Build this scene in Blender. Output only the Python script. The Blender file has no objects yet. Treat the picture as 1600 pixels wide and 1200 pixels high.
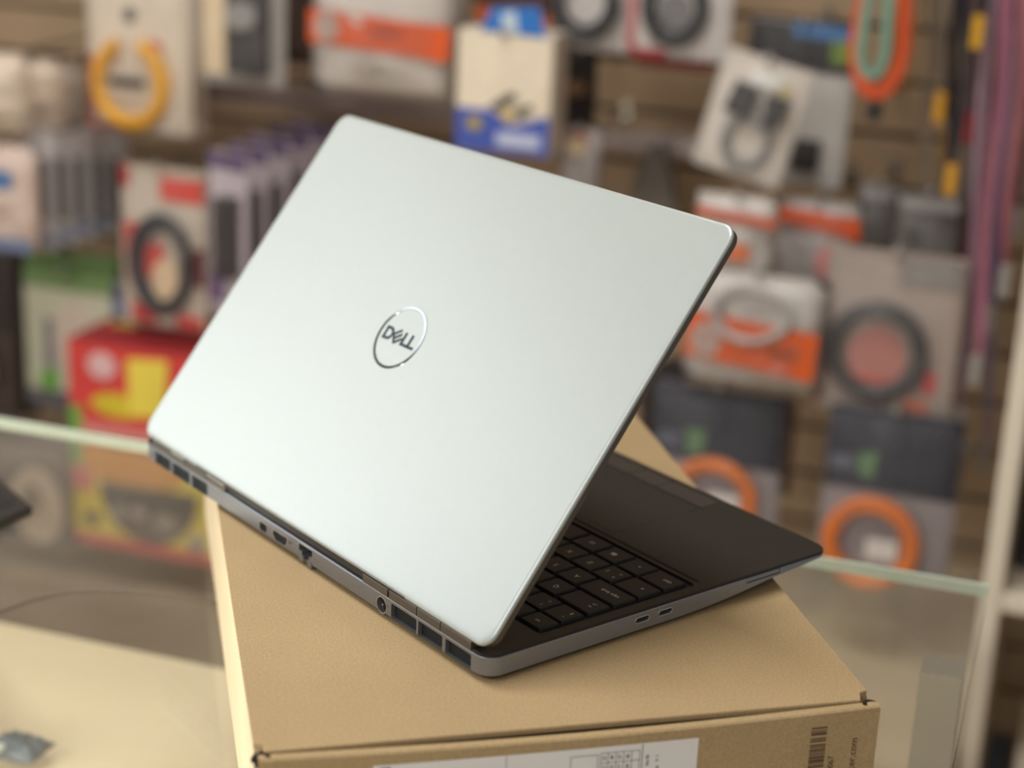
import bpy, bmesh, math, random
from mathutils import Vector, Matrix
random.seed(7)
SC = bpy.context.scene
COL = SC.collection
PI = math.pi

# ------------------------------------------------------------------ camera, world, light, exposure
CAM = Vector((0.2420679, -0.7172219, 1.4278325))
ROT = Matrix(((0.9447075, -0.1398200, 0.2966109), (0.3251832, 0.2829671, -0.9023223), (0.0422316, 0.9488836, 0.3127883)))
FPX = 2739.567
cd = bpy.data.cameras.new('camera'); cam = bpy.data.objects.new('camera', cd); COL.objects.link(cam)
cam.matrix_world = Matrix.Translation(CAM) @ ROT.to_4x4()
cd.sensor_fit = 'HORIZONTAL'; cd.sensor_width = 36.0; cd.lens = FPX * 36.0 / 1600.0
cd.clip_start = 0.05; cd.clip_end = 50
cd.dof.use_dof = True; cd.dof.focus_distance = 0.90; cd.dof.aperture_fstop = 3.9
cd.dof.aperture_blades = 0
SC.camera = cam
SC.view_settings.view_transform = 'Standard'; SC.view_settings.look = 'None'
SC.view_settings.gamma = 1.0; SC.view_settings.use_curve_mapping = False
SC.view_settings.exposure = 0.0

wd = bpy.data.worlds.new('shop_surroundings'); SC.world = wd; wd.use_nodes = True
wd.node_tree.nodes['Background'].inputs[0].default_value = (0.86, 0.84, 0.80, 1)
wd.node_tree.nodes['Background'].inputs[1].default_value = 0.42

def area(name, loc, target, sx, sy, power, col):
    l = bpy.data.lights.new(name, 'AREA'); l.shape = 'RECTANGLE'; l.size = sx; l.size_y = sy
    l.energy = power; l.color = col
    o = bpy.data.objects.new(name, l); COL.objects.link(o); o.location = loc
    o.rotation_euler = (Vector(target) - Vector(loc)).to_track_quat('-Z', 'Y').to_euler()
    return o
area('ceiling_lamp', (-0.4, 0.25, 2.72), (-0.3, 0.4, 0.9), 1.0, 0.35, 22, (1.0, 0.985, 0.95))
area('ceiling_lamp', (-1.2, -1.5, 2.6), (-0.3, 0.4, 1.0), 1.4, 0.8, 20, (1.0, 1.0, 1.0))
area('shopfront_lamp', (-3.3, 0.20, 2.05), (-0.1, 0.2, 1.1), 1.5, 1.1, 14, (0.99, 1.0, 1.0))
area('ceiling_lamp', (0.6, -1.6, 2.6), (-0.2, 1.3, 0.7), 1.0, 0.6, 6, (1.0, 0.97, 0.93))

area('tube_lamp', (-2.9, 0.40, 2.672), (-0.11, 0.16, 1.15), 1.5, 0.14, 3.0, (1.0, 1.0, 1.0))
area('added_shelf_fill', (-0.75, -0.25, 0.935), (-0.75, -0.05, 0.78), 1.2, 0.05, 6.0, (1.0, 0.95, 0.86))  # added unseen lamp that brightens the shelf under the glass

# ------------------------------------------------------------------ materials
def lin(c):
    return tuple(((x/255)/12.92 if x/255 <= 0.04045 else (((x/255)+0.055)/1.055)**2.4) for x in c) + (1.0,)
MATS = {}
def mat(name, rgb, rough=0.6, metal=0.0, var=0.0, scale=30.0, bump=0.0, bscale=200.0, spec=0.5, coat=0.0, alpha=1.0):
    if name in MATS: return MATS[name]
    m = bpy.data.materials.new(name); m.use_nodes = True; nt = m.node_tree
    b = nt.nodes['Principled BSDF']; c = lin(rgb)
    b.inputs['Base Color'].default_value = c; b.inputs['Roughness'].default_value = rough
    b.inputs['Metallic'].default_value = metal; b.inputs['Specular IOR Level'].default_value = spec
    b.inputs['Coat Weight'].default_value = coat; b.inputs['Coat Roughness'].default_value = 0.12
    tc = nt.nodes.new('ShaderNodeTexCoord')
    if var > 0:
        n = nt.nodes.new('ShaderNodeTexNoise'); n.inputs['Scale'].default_value = scale; n.inputs['Detail'].default_value = 6
        nt.links.new(tc.outputs['Object'], n.inputs['Vector'])
        r = nt.nodes.new('ShaderNodeValToRGB')
        r.color_ramp.elements[0].position = 0.3; r.color_ramp.elements[1].position = 0.7
        r.color_ramp.elements[0].color = tuple(x*(1-var) for x in c[:3]) + (1,)
        r.color_ramp.elements[1].color = tuple(min(1, x*(1+var)) for x in c[:3]) + (1,)
        nt.links.new(n.outputs['Fac'], r.inputs['Fac']); nt.links.new(r.outputs['Color'], b.inputs['Base Color'])
    if bump > 0:
        n2 = nt.nodes.new('ShaderNodeTexNoise'); n2.inputs['Scale'].default_value = bscale; n2.inputs['Detail'].default_value = 4
        nt.links.new(tc.outputs['Object'], n2.inputs['Vector'])
        bp = nt.nodes.new('ShaderNodeBump'); bp.inputs['Strength'].default_value = bump; bp.inputs['Distance'].default_value = 0.001
        nt.links.new(n2.outputs['Fac'], bp.inputs['Height']); nt.links.new(bp.outputs['Normal'], b.inputs['Normal'])
    MATS[name] = m
    return m
def c_(rgb, rough=0.55):            # plain printed or moulded colour
    return mat('print_%d_%d_%d_%d' % (*rgb, int(rough*100)), rgb, rough, var=0.06, scale=18)

def film_mat():
    m = bpy.data.materials.new('clear_film'); m.use_nodes = True; nt = m.node_tree; nt.nodes.clear()
    out = nt.nodes.new('ShaderNodeOutputMaterial'); mx = nt.nodes.new('ShaderNodeMixShader')
    tr = nt.nodes.new('ShaderNodeBsdfTransparent'); gl = nt.nodes.new('ShaderNodeBsdfPrincipled')
    gl.inputs['Base Color'].default_value = (0.34, 0.34, 0.35, 1); gl.inputs['Roughness'].default_value = 0.10
    gl.inputs['Specular IOR Level'].default_value = 1.0
    tc = nt.nodes.new('ShaderNodeTexCoord'); n = nt.nodes.new('ShaderNodeTexNoise'); n.inputs['Scale'].default_value = 22
    n.inputs['Detail'].default_value = 3; n.inputs['Distortion'].default_value = 1.5
    bp = nt.nodes.new('ShaderNodeBump'); bp.inputs['Strength'].default_value = 0.9; bp.inputs['Distance'].default_value = 0.012
    nt.links.new(tc.outputs['Object'], n.inputs['Vector']); nt.links.new(n.outputs['Fac'], bp.inputs['Height'])
    nt.links.new(bp.outputs['Normal'], gl.inputs['Normal'])
    mx.inputs[0].default_value = 0.12
    nt.links.new(tr.outputs[0], mx.inputs[1]); nt.links.new(gl.outputs[0], mx.inputs[2]); nt.links.new(mx.outputs[0], out.inputs[0])
    return m
FILM = film_mat()

def glass_mat():
    m = bpy.data.materials.new('counter_glass'); m.use_nodes = True; nt = m.node_tree; nt.nodes.clear()
    out = nt.nodes.new('ShaderNodeOutputMaterial'); mx = nt.nodes.new('ShaderNodeMixShader'); mx2 = nt.nodes.new('ShaderNodeMixShader')
    tr = nt.nodes.new('ShaderNodeBsdfTransparent'); tr.inputs[0].default_value = (0.93, 0.95, 0.93, 1)
    gl = nt.nodes.new('ShaderNodeBsdfGlossy'); gl.inputs['Roughness'].default_value = 0.03; gl.inputs[0].default_value = (0.95, 0.95, 0.95, 1)
    df = nt.nodes.new('ShaderNodeBsdfDiffuse'); df.inputs[0].default_value = (0.62, 0.56, 0.48, 1)
    fr = nt.nodes.new('ShaderNodeFresnel'); fr.inputs[0].default_value = 1.45
    ge = nt.nodes.new('ShaderNodeNewGeometry'); om = nt.nodes.new('ShaderNodeMath'); om.operation = 'SUBTRACT'; om.inputs[0].default_value = 1.0
    nt.links.new(ge.outputs['Backfacing'], om.inputs[1])          # reflect once, at the face met from outside
    mu = nt.nodes.new('ShaderNodeMath'); mu.operation = 'MULTIPLY'; nt.links.new(fr.outputs[0], mu.inputs[0]); nt.links.new(om.outputs[0], mu.inputs[1])
    nt.links.new(mu.outputs[0], mx.inputs[0]); nt.links.new(tr.outputs[0], mx.inputs[1]); nt.links.new(gl.outputs[0], mx.inputs[2])
    # fingerprints and dust: a thin uneven dull layer
    tc = nt.nodes.new('ShaderNodeTexCoord'); n = nt.nodes.new('ShaderNodeTexNoise'); n.inputs['Scale'].default_value = 6; n.inputs['Detail'].default_value = 5
    mr = nt.nodes.new('ShaderNodeMapRange'); mr.inputs[1].default_value = 0.35; mr.inputs[2].default_value = 0.75; mr.inputs[3].default_value = 0.06; mr.inputs[4].default_value = 0.21
    nt.links.new(tc.outputs['Object'], n.inputs['Vector']); nt.links.new(n.outputs['Fac'], mr.inputs[0])
    mu2 = nt.nodes.new('ShaderNodeMath'); mu2.operation = 'MULTIPLY'; nt.links.new(mr.outputs[0], mu2.inputs[0]); nt.links.new(om.outputs[0], mu2.inputs[1]); nt.links.new(mu2.outputs[0], mx2.inputs[0])
    nt.links.new(mx.outputs[0], mx2.inputs[1]); nt.links.new(df.outputs[0], mx2.inputs[2]); nt.links.new(mx2.outputs[0], out.inputs[0])
    return m
GLASS = glass_mat()

# ------------------------------------------------------------------ object helpers
def thing(name, label, cat, loc=(0, 0, 0), rz=0.0, group=None, ry=0.0):
    o = bpy.data.objects.new(name, None); COL.objects.link(o); o.location = loc; o.rotation_euler = (0, ry, rz)
    o.empty_display_size = 0.02
    o['label'] = label; o['category'] = cat
    if group: o['group'] = group
    return o
def tag(o, label, cat, group=None):
    o['label'] = label; o['category'] = cat
    if group: o['group'] = group
    return o
def obj(name, bm, m, parent=None, smooth=False, label=None):
    me = bpy.data.meshes.new(name)
    bmesh.ops.recalc_face_normals(bm, faces=bm.faces)
    if bm.calc_volume(signed=True) < 0: bmesh.ops.reverse_faces(bm, faces=bm.faces)
    if smooth:
        for f in bm.faces: f.smooth = True
    bm.to_mesh(me); bm.free(); me.materials.append(m)
    o = bpy.data.objects.new(name, me); COL.objects.link(o)
    if parent: o.parent = parent
    if label: o['label'] = label
    return o
def meshobj(name, me, m, parent=None, label=None):
    o = bpy.data.objects.new(name, me); COL.objects.link(o)
    if m and not me.materials: me.materials.append(m)
    if parent: o.parent = parent
    if label: o['label'] = label
    return o
def structure(o): o['kind'] = 'structure'; return o
def box(bm, x0, x1, y0, y1, z0, z1, bev=0.0, mtx=None):
    c = Vector(((x0+x1)/2, (y0+y1)/2, (z0+z1)/2))
    r = bmesh.ops.create_cube(bm, size=1.0, matrix=Matrix.Translation(c) @ Matrix.Diagonal((abs(x1-x0), abs(y1-y0), abs(z1-z0), 1)))
    vs = r['verts']
    if bev > 0:
        es = list({e for v in vs for e in v.link_edges})
        r2 = bmesh.ops.bevel(bm, geom=es, offset=bev, segments=2, affect='EDGES', profile=0.5)
        vs = list({v for f in r2['faces'] for v in f.verts} | {v for v in vs if v.is_valid})
    if mtx is not None: bmesh.ops.transform(bm, matrix=mtx, verts=vs)
    return vs
def bxo(name, x0, x1, y0, y1, z0, z1, m, parent=None, bev=0.0, label=None):
    bm = bmesh.new(); box(bm, x0, x1, y0, y1, z0, z1, bev); return obj(name, bm, m, parent, label=label)
def rrect(x0, y0, x1, y1, r, seg=8):
    P = []
    for cx, cy, a0 in ((x1-r, y1-r, 0), (x0+r, y1-r, 90), (x0+r, y0+r, 180), (x1-r, y0+r, 270)):
        for k in range(seg+1):
            a = math.radians(a0 + 90*k/seg); P.append((cx + r*math.cos(a), cy + r*math.sin(a)))
    return P
def rings(bm, rs, cap=True):
    """rs: list of closed loops of 3D points, same count; lofted and capped"""
    L = [[bm.verts.new(p) for p in r] for r in rs]; n = len(L[0])
    for a, b in zip(L, L[1:]):
        for i in range(n): bm.faces.new((a[i], a[(i+1) % n], b[(i+1) % n], b[i]))
    if cap: bm.faces.new(L[0][::-1]); bm.faces.new(L[-1])
    return L
def tube(bm, pts, r, sides=8, closed=False):
    pts = [Vector(p) for p in pts]; n = len(pts); L = []
    up = Vector((0.13, 0.21, 0.97))
    for i, p in enumerate(pts):
        if closed: t = pts[(i+1) % n] - pts[i-1]
        else: t = pts[min(i+1, n-1)] - pts[max(i-1, 0)]
        t.normalize(); a = t.cross(up)
        if a.length < 1e-4: a = t.cross(Vector((1, 0, 0)))
        a.normalize(); b = t.cross(a)
        rr = r(i/(n-1)) if callable(r) else r
        L.append([bm.verts.new(p + a*rr*math.cos(2*PI*k/sides) + b*rr*math.sin(2*PI*k/sides)) for k in range(sides)])
    m = n if closed else n-1
    for i in range(m):
        A, B = L[i], L[(i+1) % n]
        for k in range(sides): bm.faces.new((A[k], A[(k+1) % sides], B[(k+1) % sides], B[k]))
    if not closed: bm.faces.new(L[0][::-1]); bm.faces.new(L[-1])
def coil_bm(cx, cz, rx, rz, r, n, y=0.0, a0=0.0, a1=360.0, dy=0.0, spread=0.18):
    bm = bmesh.new(); rnd = random.Random(int(abs(cx*1e4)+abs(cz*1e4)+n))
    for k in range(n):
        f = 1 + spread*(k/(max(n-1, 1)) - 0.5) + rnd.uniform(-.015, .015)
        ox, oz = rnd.uniform(-.03, .03)*rx, rnd.uniform(-.03, .03)*rz
        N = 40; full = (a1 - a0) >= 359
        pts = [(cx+ox+rx*f*math.cos(math.radians(a0+(a1-a0)*i/N)), y + dy*math.sin(i*0.5+k)*0.3 - r*1.2*(k % 2), cz+oz+rz*f*math.sin(math.radians(a0+(a1-a0)*i/N))) for i in range(N if full else N+1)]
        tube(bm, pts, r, 7, closed=full)
    return bm
def disc_bm(cx, cz, rx, rz, y0, y1, seg=28):
    bm = bmesh.new()
    P = [(cx+rx*math.cos(2*PI*i/seg), cz+rz*math.sin(2*PI*i/seg)) for i in range(seg)]
    rings(bm, [[(x, y0, z) for x, z in P], [(x, y1, z) for x, z in P]])
    return bm
def pillow_bm(w, h, d, nx=9, nz=11, seed=0, y=0.0):
    """a puffed flat bag, origin top middle, hanging down; -y is the front"""
    bm = bmesh.new(); rnd = random.Random(seed)
    F = []; B = []
    for j in range(nz+1):
        rf = []; rb = []
        for i in range(nx+1):
            u = i/nx; v = j/nz
            e = (max(0, math.sin(PI*u))**0.45) * (max(0, math.sin(PI*v))**0.45)
            jit = rnd.uniform(-1, 1)*d*0.22*e
            x = (u-.5)*w; z = -v*h
            rim = (i in (0, nx)) or (j in (0, nz))
            vf = bm.verts.new((x, y - d/2*e - jit, z)); rf.append(vf)
            rb.append(vf if rim else bm.verts.new((x, y + d/2*e, z)))
        F.append(rf); B.append(rb)
    for j in range(nz):
        for i in range(nx):
            bm.faces.new((F[j][i], F[j][i+1], F[j+1][i+1], F[j+1][i]))
            q = (B[j][i], B[j+1][i], B[j+1][i+1], B[j][i+1])
            if len(set(q)) == 4:
                try: bm.faces.new(q)
                except ValueError: pass
    return bm
TEXTC = {}
def text_mesh(s, size, ext=0.0001, bold=False):
    k = (s, size, ext)
    if k in TEXTC: return TEXTC[k]
    cu = bpy.data.curves.new('t', 'FONT'); cu.body = s; cu.size = size; cu.extrude = ext; cu.align_x = 'CENTER'; cu.align_y = 'CENTER'
    cu.resolution_u = 3
    if bold: cu.offset = size*0.018
    o = bpy.data.objects.new('t', cu); COL.objects.link(o)
    dg = bpy.context.evaluated_depsgraph_get(); me = bpy.data.meshes.new_from_object(o.evaluated_get(dg))
    bpy.data.objects.remove(o); TEXTC[k] = me; return me
def boolean(o, cutbm):
    me = bpy.data.meshes.new('cut'); bmesh.ops.recalc_face_normals(cutbm, faces=cutbm.faces)
    if cutbm.calc_volume(signed=True) < 0: bmesh.ops.reverse_faces(cutbm, faces=cutbm.faces)
    cutbm.to_mesh(me); cutbm.free()
    c = bpy.data.objects.new('cut', me); COL.objects.link(c); c.parent = o.parent
    md = o.modifiers.new('b', 'BOOLEAN'); md.object = c; md.operation = 'DIFFERENCE'; md.solver = 'EXACT'
    bpy.context.view_layer.update()
    dg = bpy.context.evaluated_depsgraph_get(); nm = bpy.data.meshes.new_from_object(o.evaluated_get(dg))
    o.modifiers.clear(); old = o.data; o.data = nm; nm.name = old.name
    bpy.data.objects.remove(c)
def at(u, v, y):
    d = ROT @ Vector(((u-800)/FPX, -(v-600)/FPX, -1)); return CAM + d*((y-CAM.y)/d.y)
def span(u0, v0, u1, v1, y):
    """picture box -> (top middle point, width, height) of an upright thing parallel to the wall at depth y"""
    um, vm = (u0+u1)/2, (v0+v1)/2
    a, b = at(u0, vm, y), at(u1, vm, y); t, bt = at(um, v0, y), at(um, v1, y)
    return Vector(((a.x+b.x)/2, y, t.z)), b.x-a.x, t.z-bt.z

# ------------------------------------------------------------------ the setting
WY = 1.50
M_floor = mat('shop_floor', (196, 174, 146), 0.35, var=0.08, scale=3)
structure(bxo('floor', -4.5, 2.5, -3.0, WY+0.1, -0.05, 0.0, M_floor))
M_ceil = mat('ceiling_paint', (232, 228, 220), 0.8)
structure(bxo('ceiling', -4.5, 2.5, -3.0, WY+0.1, 2.75, 2.8, M_ceil))
M_slat = mat('slat_board', (158, 134, 106), 0.55, var=0.10, scale=9, bump=0.15, bscale=60)
M_slat2 = mat('slat_groove', (92, 76, 62), 0.6)
wall = structure(bxo('wall_back', -4.5, 2.5, WY+0.012, WY+0.08, 0.0, 2.75, M_slat2))
sb = bmesh.new(); box(sb, -4.4, 2.4, 0, 0.012, -0.029, 0.029, 0.002)
sme = bpy.data.meshes.new('slat'); sb.to_mesh(sme); sb.free(); sme.materials.append(M_slat)
for k in range(40):
    o = meshobj('slat', sme, None, wall); o.location = (0, WY, 0.10 + k*0.066)

# ------------------------------------------------------------------ glass counter
M_edge = mat('glass_edge', (120, 150, 120), 0.15)
M_frame = mat('counter_aluminium', (170, 168, 160), 0.35, 0.8)
M_lam = mat('counter_shelf_laminate', (238, 218, 188), 0.45, var=0.06, scale=4)
ct = thing('display_counter', 'glass topped display counter carrying the cardboard box', 'counter', (-0.4, -0.2, 0.0))
def cpt(x0, x1, y0, y1, z0, z1): return (x0+0.4, x1+0.4, y0+0.2, y1+0.2, z0, z1)
bxo('glass_top', *cpt(-1.7, 0.215, -0.80, 0.397, 0.942, 0.950), GLASS, ct)
bxo('glass_edge', *cpt(-1.7, 0.215, 0.397, 0.4003, 0.942, 0.950), mat('polished_glass_edge', (200, 214, 200), 0.12), ct, label='bright polished back edge of the glass')
bxo('shelf', *cpt(-1.7, 0.21, -0.80, 0.38, 0.77, 0.78), M_lam, ct)
bxo('frame', *cpt(-1.7, 0.215, -0.82, -0.80, 0.0, 0.95), M_frame, ct)
for x in (-1.69, 0.185):
    bxo('leg', *cpt(x, x+0.025, 0.27, 0.295, 0.0, 0.942), M_frame, ct)
bxo('plinth', *cpt(-1.7, 0.21, -0.80, 0.27, 0.0, 0.10), M_lam, ct)

# ------------------------------------------------------------------ cardboard box
F_L = Vector((-0.0732417, -0.0994733, 1.025)); F_R = Vector((0.1772697, 0.0627525, 1.025))
E1 = (F_R-F_L).normalized(); BW = (F_R-F_L).length; BH = 0.075; BD = 0.46
yaw1 = math.atan2(E1.y, E1.x)
E2l = Vector((math.cos(math.radians(121.25)-yaw1), math.sin(math.radians(121.25)-yaw1), 0))
def kraft():
    m = bpy.data.materials.new('kraft_cardboard'); m.use_nodes = True; nt = m.node_tree; b = nt.nodes['Principled BSDF']
    b.inputs['Roughness'].default_value = 0.82; b.inputs['Specular IOR Level'].default_value = 0.25
    tc = nt.nodes.new('ShaderNodeTexCoord')
    n1 = nt.nodes.new('ShaderNodeTexNoise'); n1.inputs['Scale'].default_value = 800; n1.inputs['Detail'].default_value = 5
    n2 = nt.nodes.new('ShaderNodeTexNoise'); n2.inputs['Scale'].default_value = 14; n2.inputs['Detail'].default_value = 4
    ad = nt.nodes.new('ShaderNodeMath'); ad.operation = 'MULTIPLY_ADD'; ad.inputs[1].default_value = 0.75
    m2 = nt.nodes.new('ShaderNodeMath'); m2.operation = 'MULTIPLY'; m2.inputs[1].default_value = 0.25
    nt.links.new(tc.outputs['Object'], n1.inputs['Vector']); nt.links.new(tc.outputs['Object'], n2.inputs['Vector'])
    nt.links.new(n2.outputs['Fac'], m2.inputs[0]); nt.links.new(n1.outputs['Fac'], ad.inputs[0]); nt.links.new(m2.outputs[0], ad.inputs[2])
    r = nt.nodes.new('ShaderNodeValToRGB'); r.color_ramp.elements[0].position = 0.32; r.color_ramp.elements[1].position = 0.68
    r.color_ramp.elements[0].color = lin((160, 137, 102)); r.color_ramp.elements[1].color = lin((184, 159, 120))
    nt.links.new(ad.outputs[0], r.inputs['Fac']); nt.links.new(r.outputs['Color'], b.inputs['Base Color'])
    bp = nt.nodes.new('ShaderNodeBump'); bp.inputs['Strength'].default_value = 0.25; bp.inputs['Distance'].default_value = 0.0005
    nt.links.new(n1.outputs['Fac'], bp.inputs['Height']); nt.links.new(bp.outputs['Normal'], b.inputs['Normal'])
    return m
KR = kraft()
bx = thing('cardboard_box', 'brown kraft cardboard box with a white label, under the open laptop', 'box', (F_L.x, F_L.y, 0.95), yaw1)
def P2(s, t, z): return (s + E2l.x*t, E2l.y*t, z)          # s along the front edge, t towards the back
def slab(bm, s0, s1, t0, t1, z0, z1, mt=None):
    a = [P2(s0, t0, z0), P2(s1, t0, z0), P2(s1, t1, z0), P2(s0, t1, z0)]; b = [(x, y, z1) for x, y, z in a]
    rings(bm, [a, b])
# top flap, with its front corners nicked
bm = bmesh.new(); T = 0.0028
out = [P2(0.006, 0, 0), P2(BW-0.007, 0, 0), P2(BW-0.0045, 0.007, 0), P2(BW, 0.009, 0), P2(BW, BD, 0), P2(0, BD, 0), P2(0, 0.008, 0), P2(0.004, 0.006, 0)]
rings(bm, [[(x, y, BH-T) for x, y, z in out], [(x, y, BH-0.0006) for x, y, z in out], [(x*0.999+0.00015, y*0.9985+0.0003, BH) for x, y, z in out]])
obj('lid_flap', bm, KR, bx)
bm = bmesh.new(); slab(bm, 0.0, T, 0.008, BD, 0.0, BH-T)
obj('side_wall', bm, mat('pale_lit_side', (226, 210, 180), 0.6, var=0.04, scale=20), bx, label='side panel with strong left light in its pale cream colour')  # strong light from the left is put into this pale colour
bm = bmesh.new(); slab(bm, BW-T, BW, 0.008, BD, 0, BH-T); obj('side_wall', bm, KR, bx)
bm = bmesh.new(); slab(bm, T, BW-T, BD-T, BD, 0, BH-T); obj('back_wall', bm, KR, bx)
bm = bmesh.new(); slab(bm, T, BW-T, 0.004, BD-T, 0, T); obj('bottom', bm, KR, bx)
# slightly bowed front wall with its folded lip
bm = bmesh.new(); N = 24; L = []
for i in range(N+1):
    q = i/N; s = 0.0012 + (BW+0.001-0.0012)*q; bo = 0.0055 + 0.0030*math.sin(PI*q)
    inn = bo - 0.0050
    zt = BH - 0.0010 - 0.0012*math.sin(PI*q)
    L.append([(s, -bo, 0), (s, -bo, zt-0.0008), (s, -bo+0.0008, zt), (s, -inn, zt), (s, -inn+0.0, zt-0.02), (s, -inn, 0)])
V = [[bm.verts.new(p) for p in r] for r in L]
for a, b in zip(V, V[1:]):
    for k in range(6): bm.faces.new((a[k], a[(k+1) % 6], b[(k+1) % 6], b[k]))
bm.faces.new(V[0]); bm.faces.new(V[-1][::-1])
front = obj('front_wall', bm, KR, bx)
# inner flap seen in the gap
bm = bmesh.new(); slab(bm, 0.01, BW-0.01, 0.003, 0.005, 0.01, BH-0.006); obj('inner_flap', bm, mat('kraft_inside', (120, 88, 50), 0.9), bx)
# shade in the corner nicks, built as near-black arches and discs
M_nick_shade = mat('nick_shade', (34, 24, 16), 0.9)
for s, sg in ((0.0022, 1), (BW-0.0026, -1)):
    bm = bmesh.new()
    pts = [(s + 0.0034*math.cos(a)*sg*-1, -0.0025 + 0.0030*math.sin(a), BH-0.0022+0.0012*math.sin(a*0.5)) for a in [PI*k/10 for k in range(-1, 12)]]
    tube(bm, pts, 0.0010, 6); obj('corner_shade_arch', bm, M_nick_shade, bx, smooth=True)
    bm = bmesh.new()
    rings(bm, [[(s+0.0026*math.cos(2*PI*k/12), -0.0015+0.0026*math.sin(2*PI*k/12), z) for k in range(12)] for z in (BH-0.006, BH-0.0012)])
    obj('corner_hole_shade', bm, mat('hole_dark', (24, 18, 14), 0.9), bx)
def fpos(s, d, lift=0.0):                # on the bowed front wall: s, d in metres
    q = (s-0.0012)/(BW-0.0002); return Vector((s, -(0.0055+0.0030*math.sin(PI*q)) - lift, BH-d))
def fquad(bm, s0, s1, d0, d1, lift=0.0002, n=1):
    for i in range(n):
        a = s0+(s1-s0)*i/n; b = s0+(s1-s0)*(i+1)/n
        vs = [bm.verts.new(fpos(*p, lift)) for p in ((a, d0), (b, d0), (b, d1), (a, d1))]
        ws = [bm.verts.new(fpos(p[0], p[1], 0.0)) for p in ((a, d0), (b, d0), (b, d1), (a, d1))]
        bm.faces.new(vs)
        for k in range(4): bm.faces.new((vs[k], ws[k], ws[(k+1) % 4], vs[(k+1) % 4]))
mm = 0.001
M_lab = mat('label_paper', (228, 226, 226), 0.5); M_ink = mat('grey_ink', (84, 84, 94), 0.7); M_blk = mat('black_ink', (18, 16, 16), 0.6)
bm = bmesh.new(); fquad(bm, 52*mm, 206.2*mm, 7.9*mm, 62*mm, 0.00025, 12); lab = obj('shipping_label', bm, M_lab, bx, label='white paper label with a printed grid')
bm = bmesh.new()
LN = 0.00034
def hl(s0, s1, d, w=0.25): fquad(bm, s0*mm, s1*mm, (d-w/2)*mm, (d+w/2)*mm, LN)
def vl(s, d0, d1, w=0.25): fquad(bm, (s-w/2)*mm, (s+w/2)*mm, d0*mm, d1*mm, LN)
vl(113.3, 8.2, 60); vl(178.6, 8.2, 60, 0.35)
hl(143.9, 156.9, 11.7); vl(143.9, 11.7, 34); vl(156.9, 11.7, 34); hl(143.9, 156.9, 34)
for s in (158.3, 161.9, 165.7, 169.5, 173.4, 177.3): vl(s, 11.1, 48)
for k in range(8): hl(158.3, 177.3, 11.1+5.2*k)
obj('printed_lines', bm, M_ink, lab)['kind'] = 'stuff'
bm = bmesh.new()
fquad(bm, 55*mm, 60*mm, 9.2*mm, 60*mm, LN)
obj('black_bar', bm, M_blk, lab)
def ftext(s, size, sc, d, m, rot=PI/2, lift=0.0003, parent=None, bold=False):
    me = text_mesh(s, size, 0.00005, bold)
    o = meshobj('printed_text', me.copy(), m, parent or bx)
    p = fpos(sc*mm, d*mm, lift); q = (sc*mm-0.0012)/BW
    sl = -0.0030*PI*math.cos(PI*q)/BW
    X = Vector((1, sl, 0)).normalized(); Z = Vector((0, 0, 1)); Nn = X.cross(Z)
    R = Matrix((X, Z, Nn)).transposed().to_4x4() @ Matrix.Rotation(rot, 4, 'Z')
    o.matrix_local = Matrix.Translation(p) @ R
    return o
for c, col in enumerate((160.1, 163.8, 167.6, 171.5)):
    for r, s in enumerate((('32', '48', '57', '86')[c], ('12', '16', '17', '60')[c], ('08', '24', '31', '09')[c])):
        ftext(s, 2.3*mm, col, 13.7+5.2*r, M_ink, lift=0.0004, parent=lab)
ftext('60 MHz     No 98', 2.2*mm, 181.3, 22, M_ink, lift=0.0004, parent=lab)
ftext('Memory rating    V. 1', 2.2*mm, 186, 24, M_ink, lift=0.0004, parent=lab)
M_pr = mat('brown_print', (96, 70, 48), 0.8)
bm = bmesh.new(); d = 9.0
seq = [(0.9, .9), (0.5, .5), (1.5, 1.5), (0.7, .5), (0.9, 1.4), (1.0, .5), (.5, .6), (1.1, .5), (.5, .5), (.6, .6), (1.3, .4), (1.9, .6), (.4, .5), (1.1, .7), (.5, .9), (1.3, .6), (.6, .5), (1.6, .8), (.5, .5), (.9, .8), (1.2, .5), (.5, .5), (.9, .9), (1.5, .6), (.6, .6), (1.1, .5)]
for wd_, gap in seq:
    fquad(bm, 264.0*mm, 272.2*mm, d*mm, (d+wd_)*mm, 0.00012); d += wd_+gap
obj('barcode', bm, M_pr, bx)
ftext('3920067', 4.4*mm, 276.0, 33.0, M_pr, lift=0.00015)
ftext('acer.com', 5.5*mm, 287.2, 27.0, M_pr, lift=0.00015)

# ------------------------------------------------------------------ laptop
A = math.radians(56.92787)
HB = 0.014657                       # base top above the box
lp = thing('laptop', 'silver laptop half closed on the kraft cardboard box, seen from behind', 'laptop', (0, 0, 1.025), A)
def brushed(name, rgb, rough, metal):
    return mat(name, rgb, rough, metal, var=0.03, scale=300, bump=0.03, bscale=900)
M_sil = mat('lid_silver', (186, 194, 193), 0.34, 0.42, var=0.008, scale=200, bump=0.012, bscale=1500)
M_base = brushed('chassis_silver', (138, 142, 150), 0.34, 0.6)
M_gun = brushed('gunmetal', (92, 88, 82), 0.42, 0.6)
M_deck = mat('deck_black', (37, 34, 32), 0.5, spec=0.3, bump=0.05, bscale=1500)
M_skirt_shade = mat('key_skirt_shade', (14, 12, 14), 0.7)  # shade between the keys, put into a darker colour on their sides
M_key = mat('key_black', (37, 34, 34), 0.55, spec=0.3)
M_hole = mat('port_dark', (8, 8, 9), 0.5)
M_leg = mat('key_legend', (205, 200, 192), 0.6)
Dp, Wd = 0.242, 0.360
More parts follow.
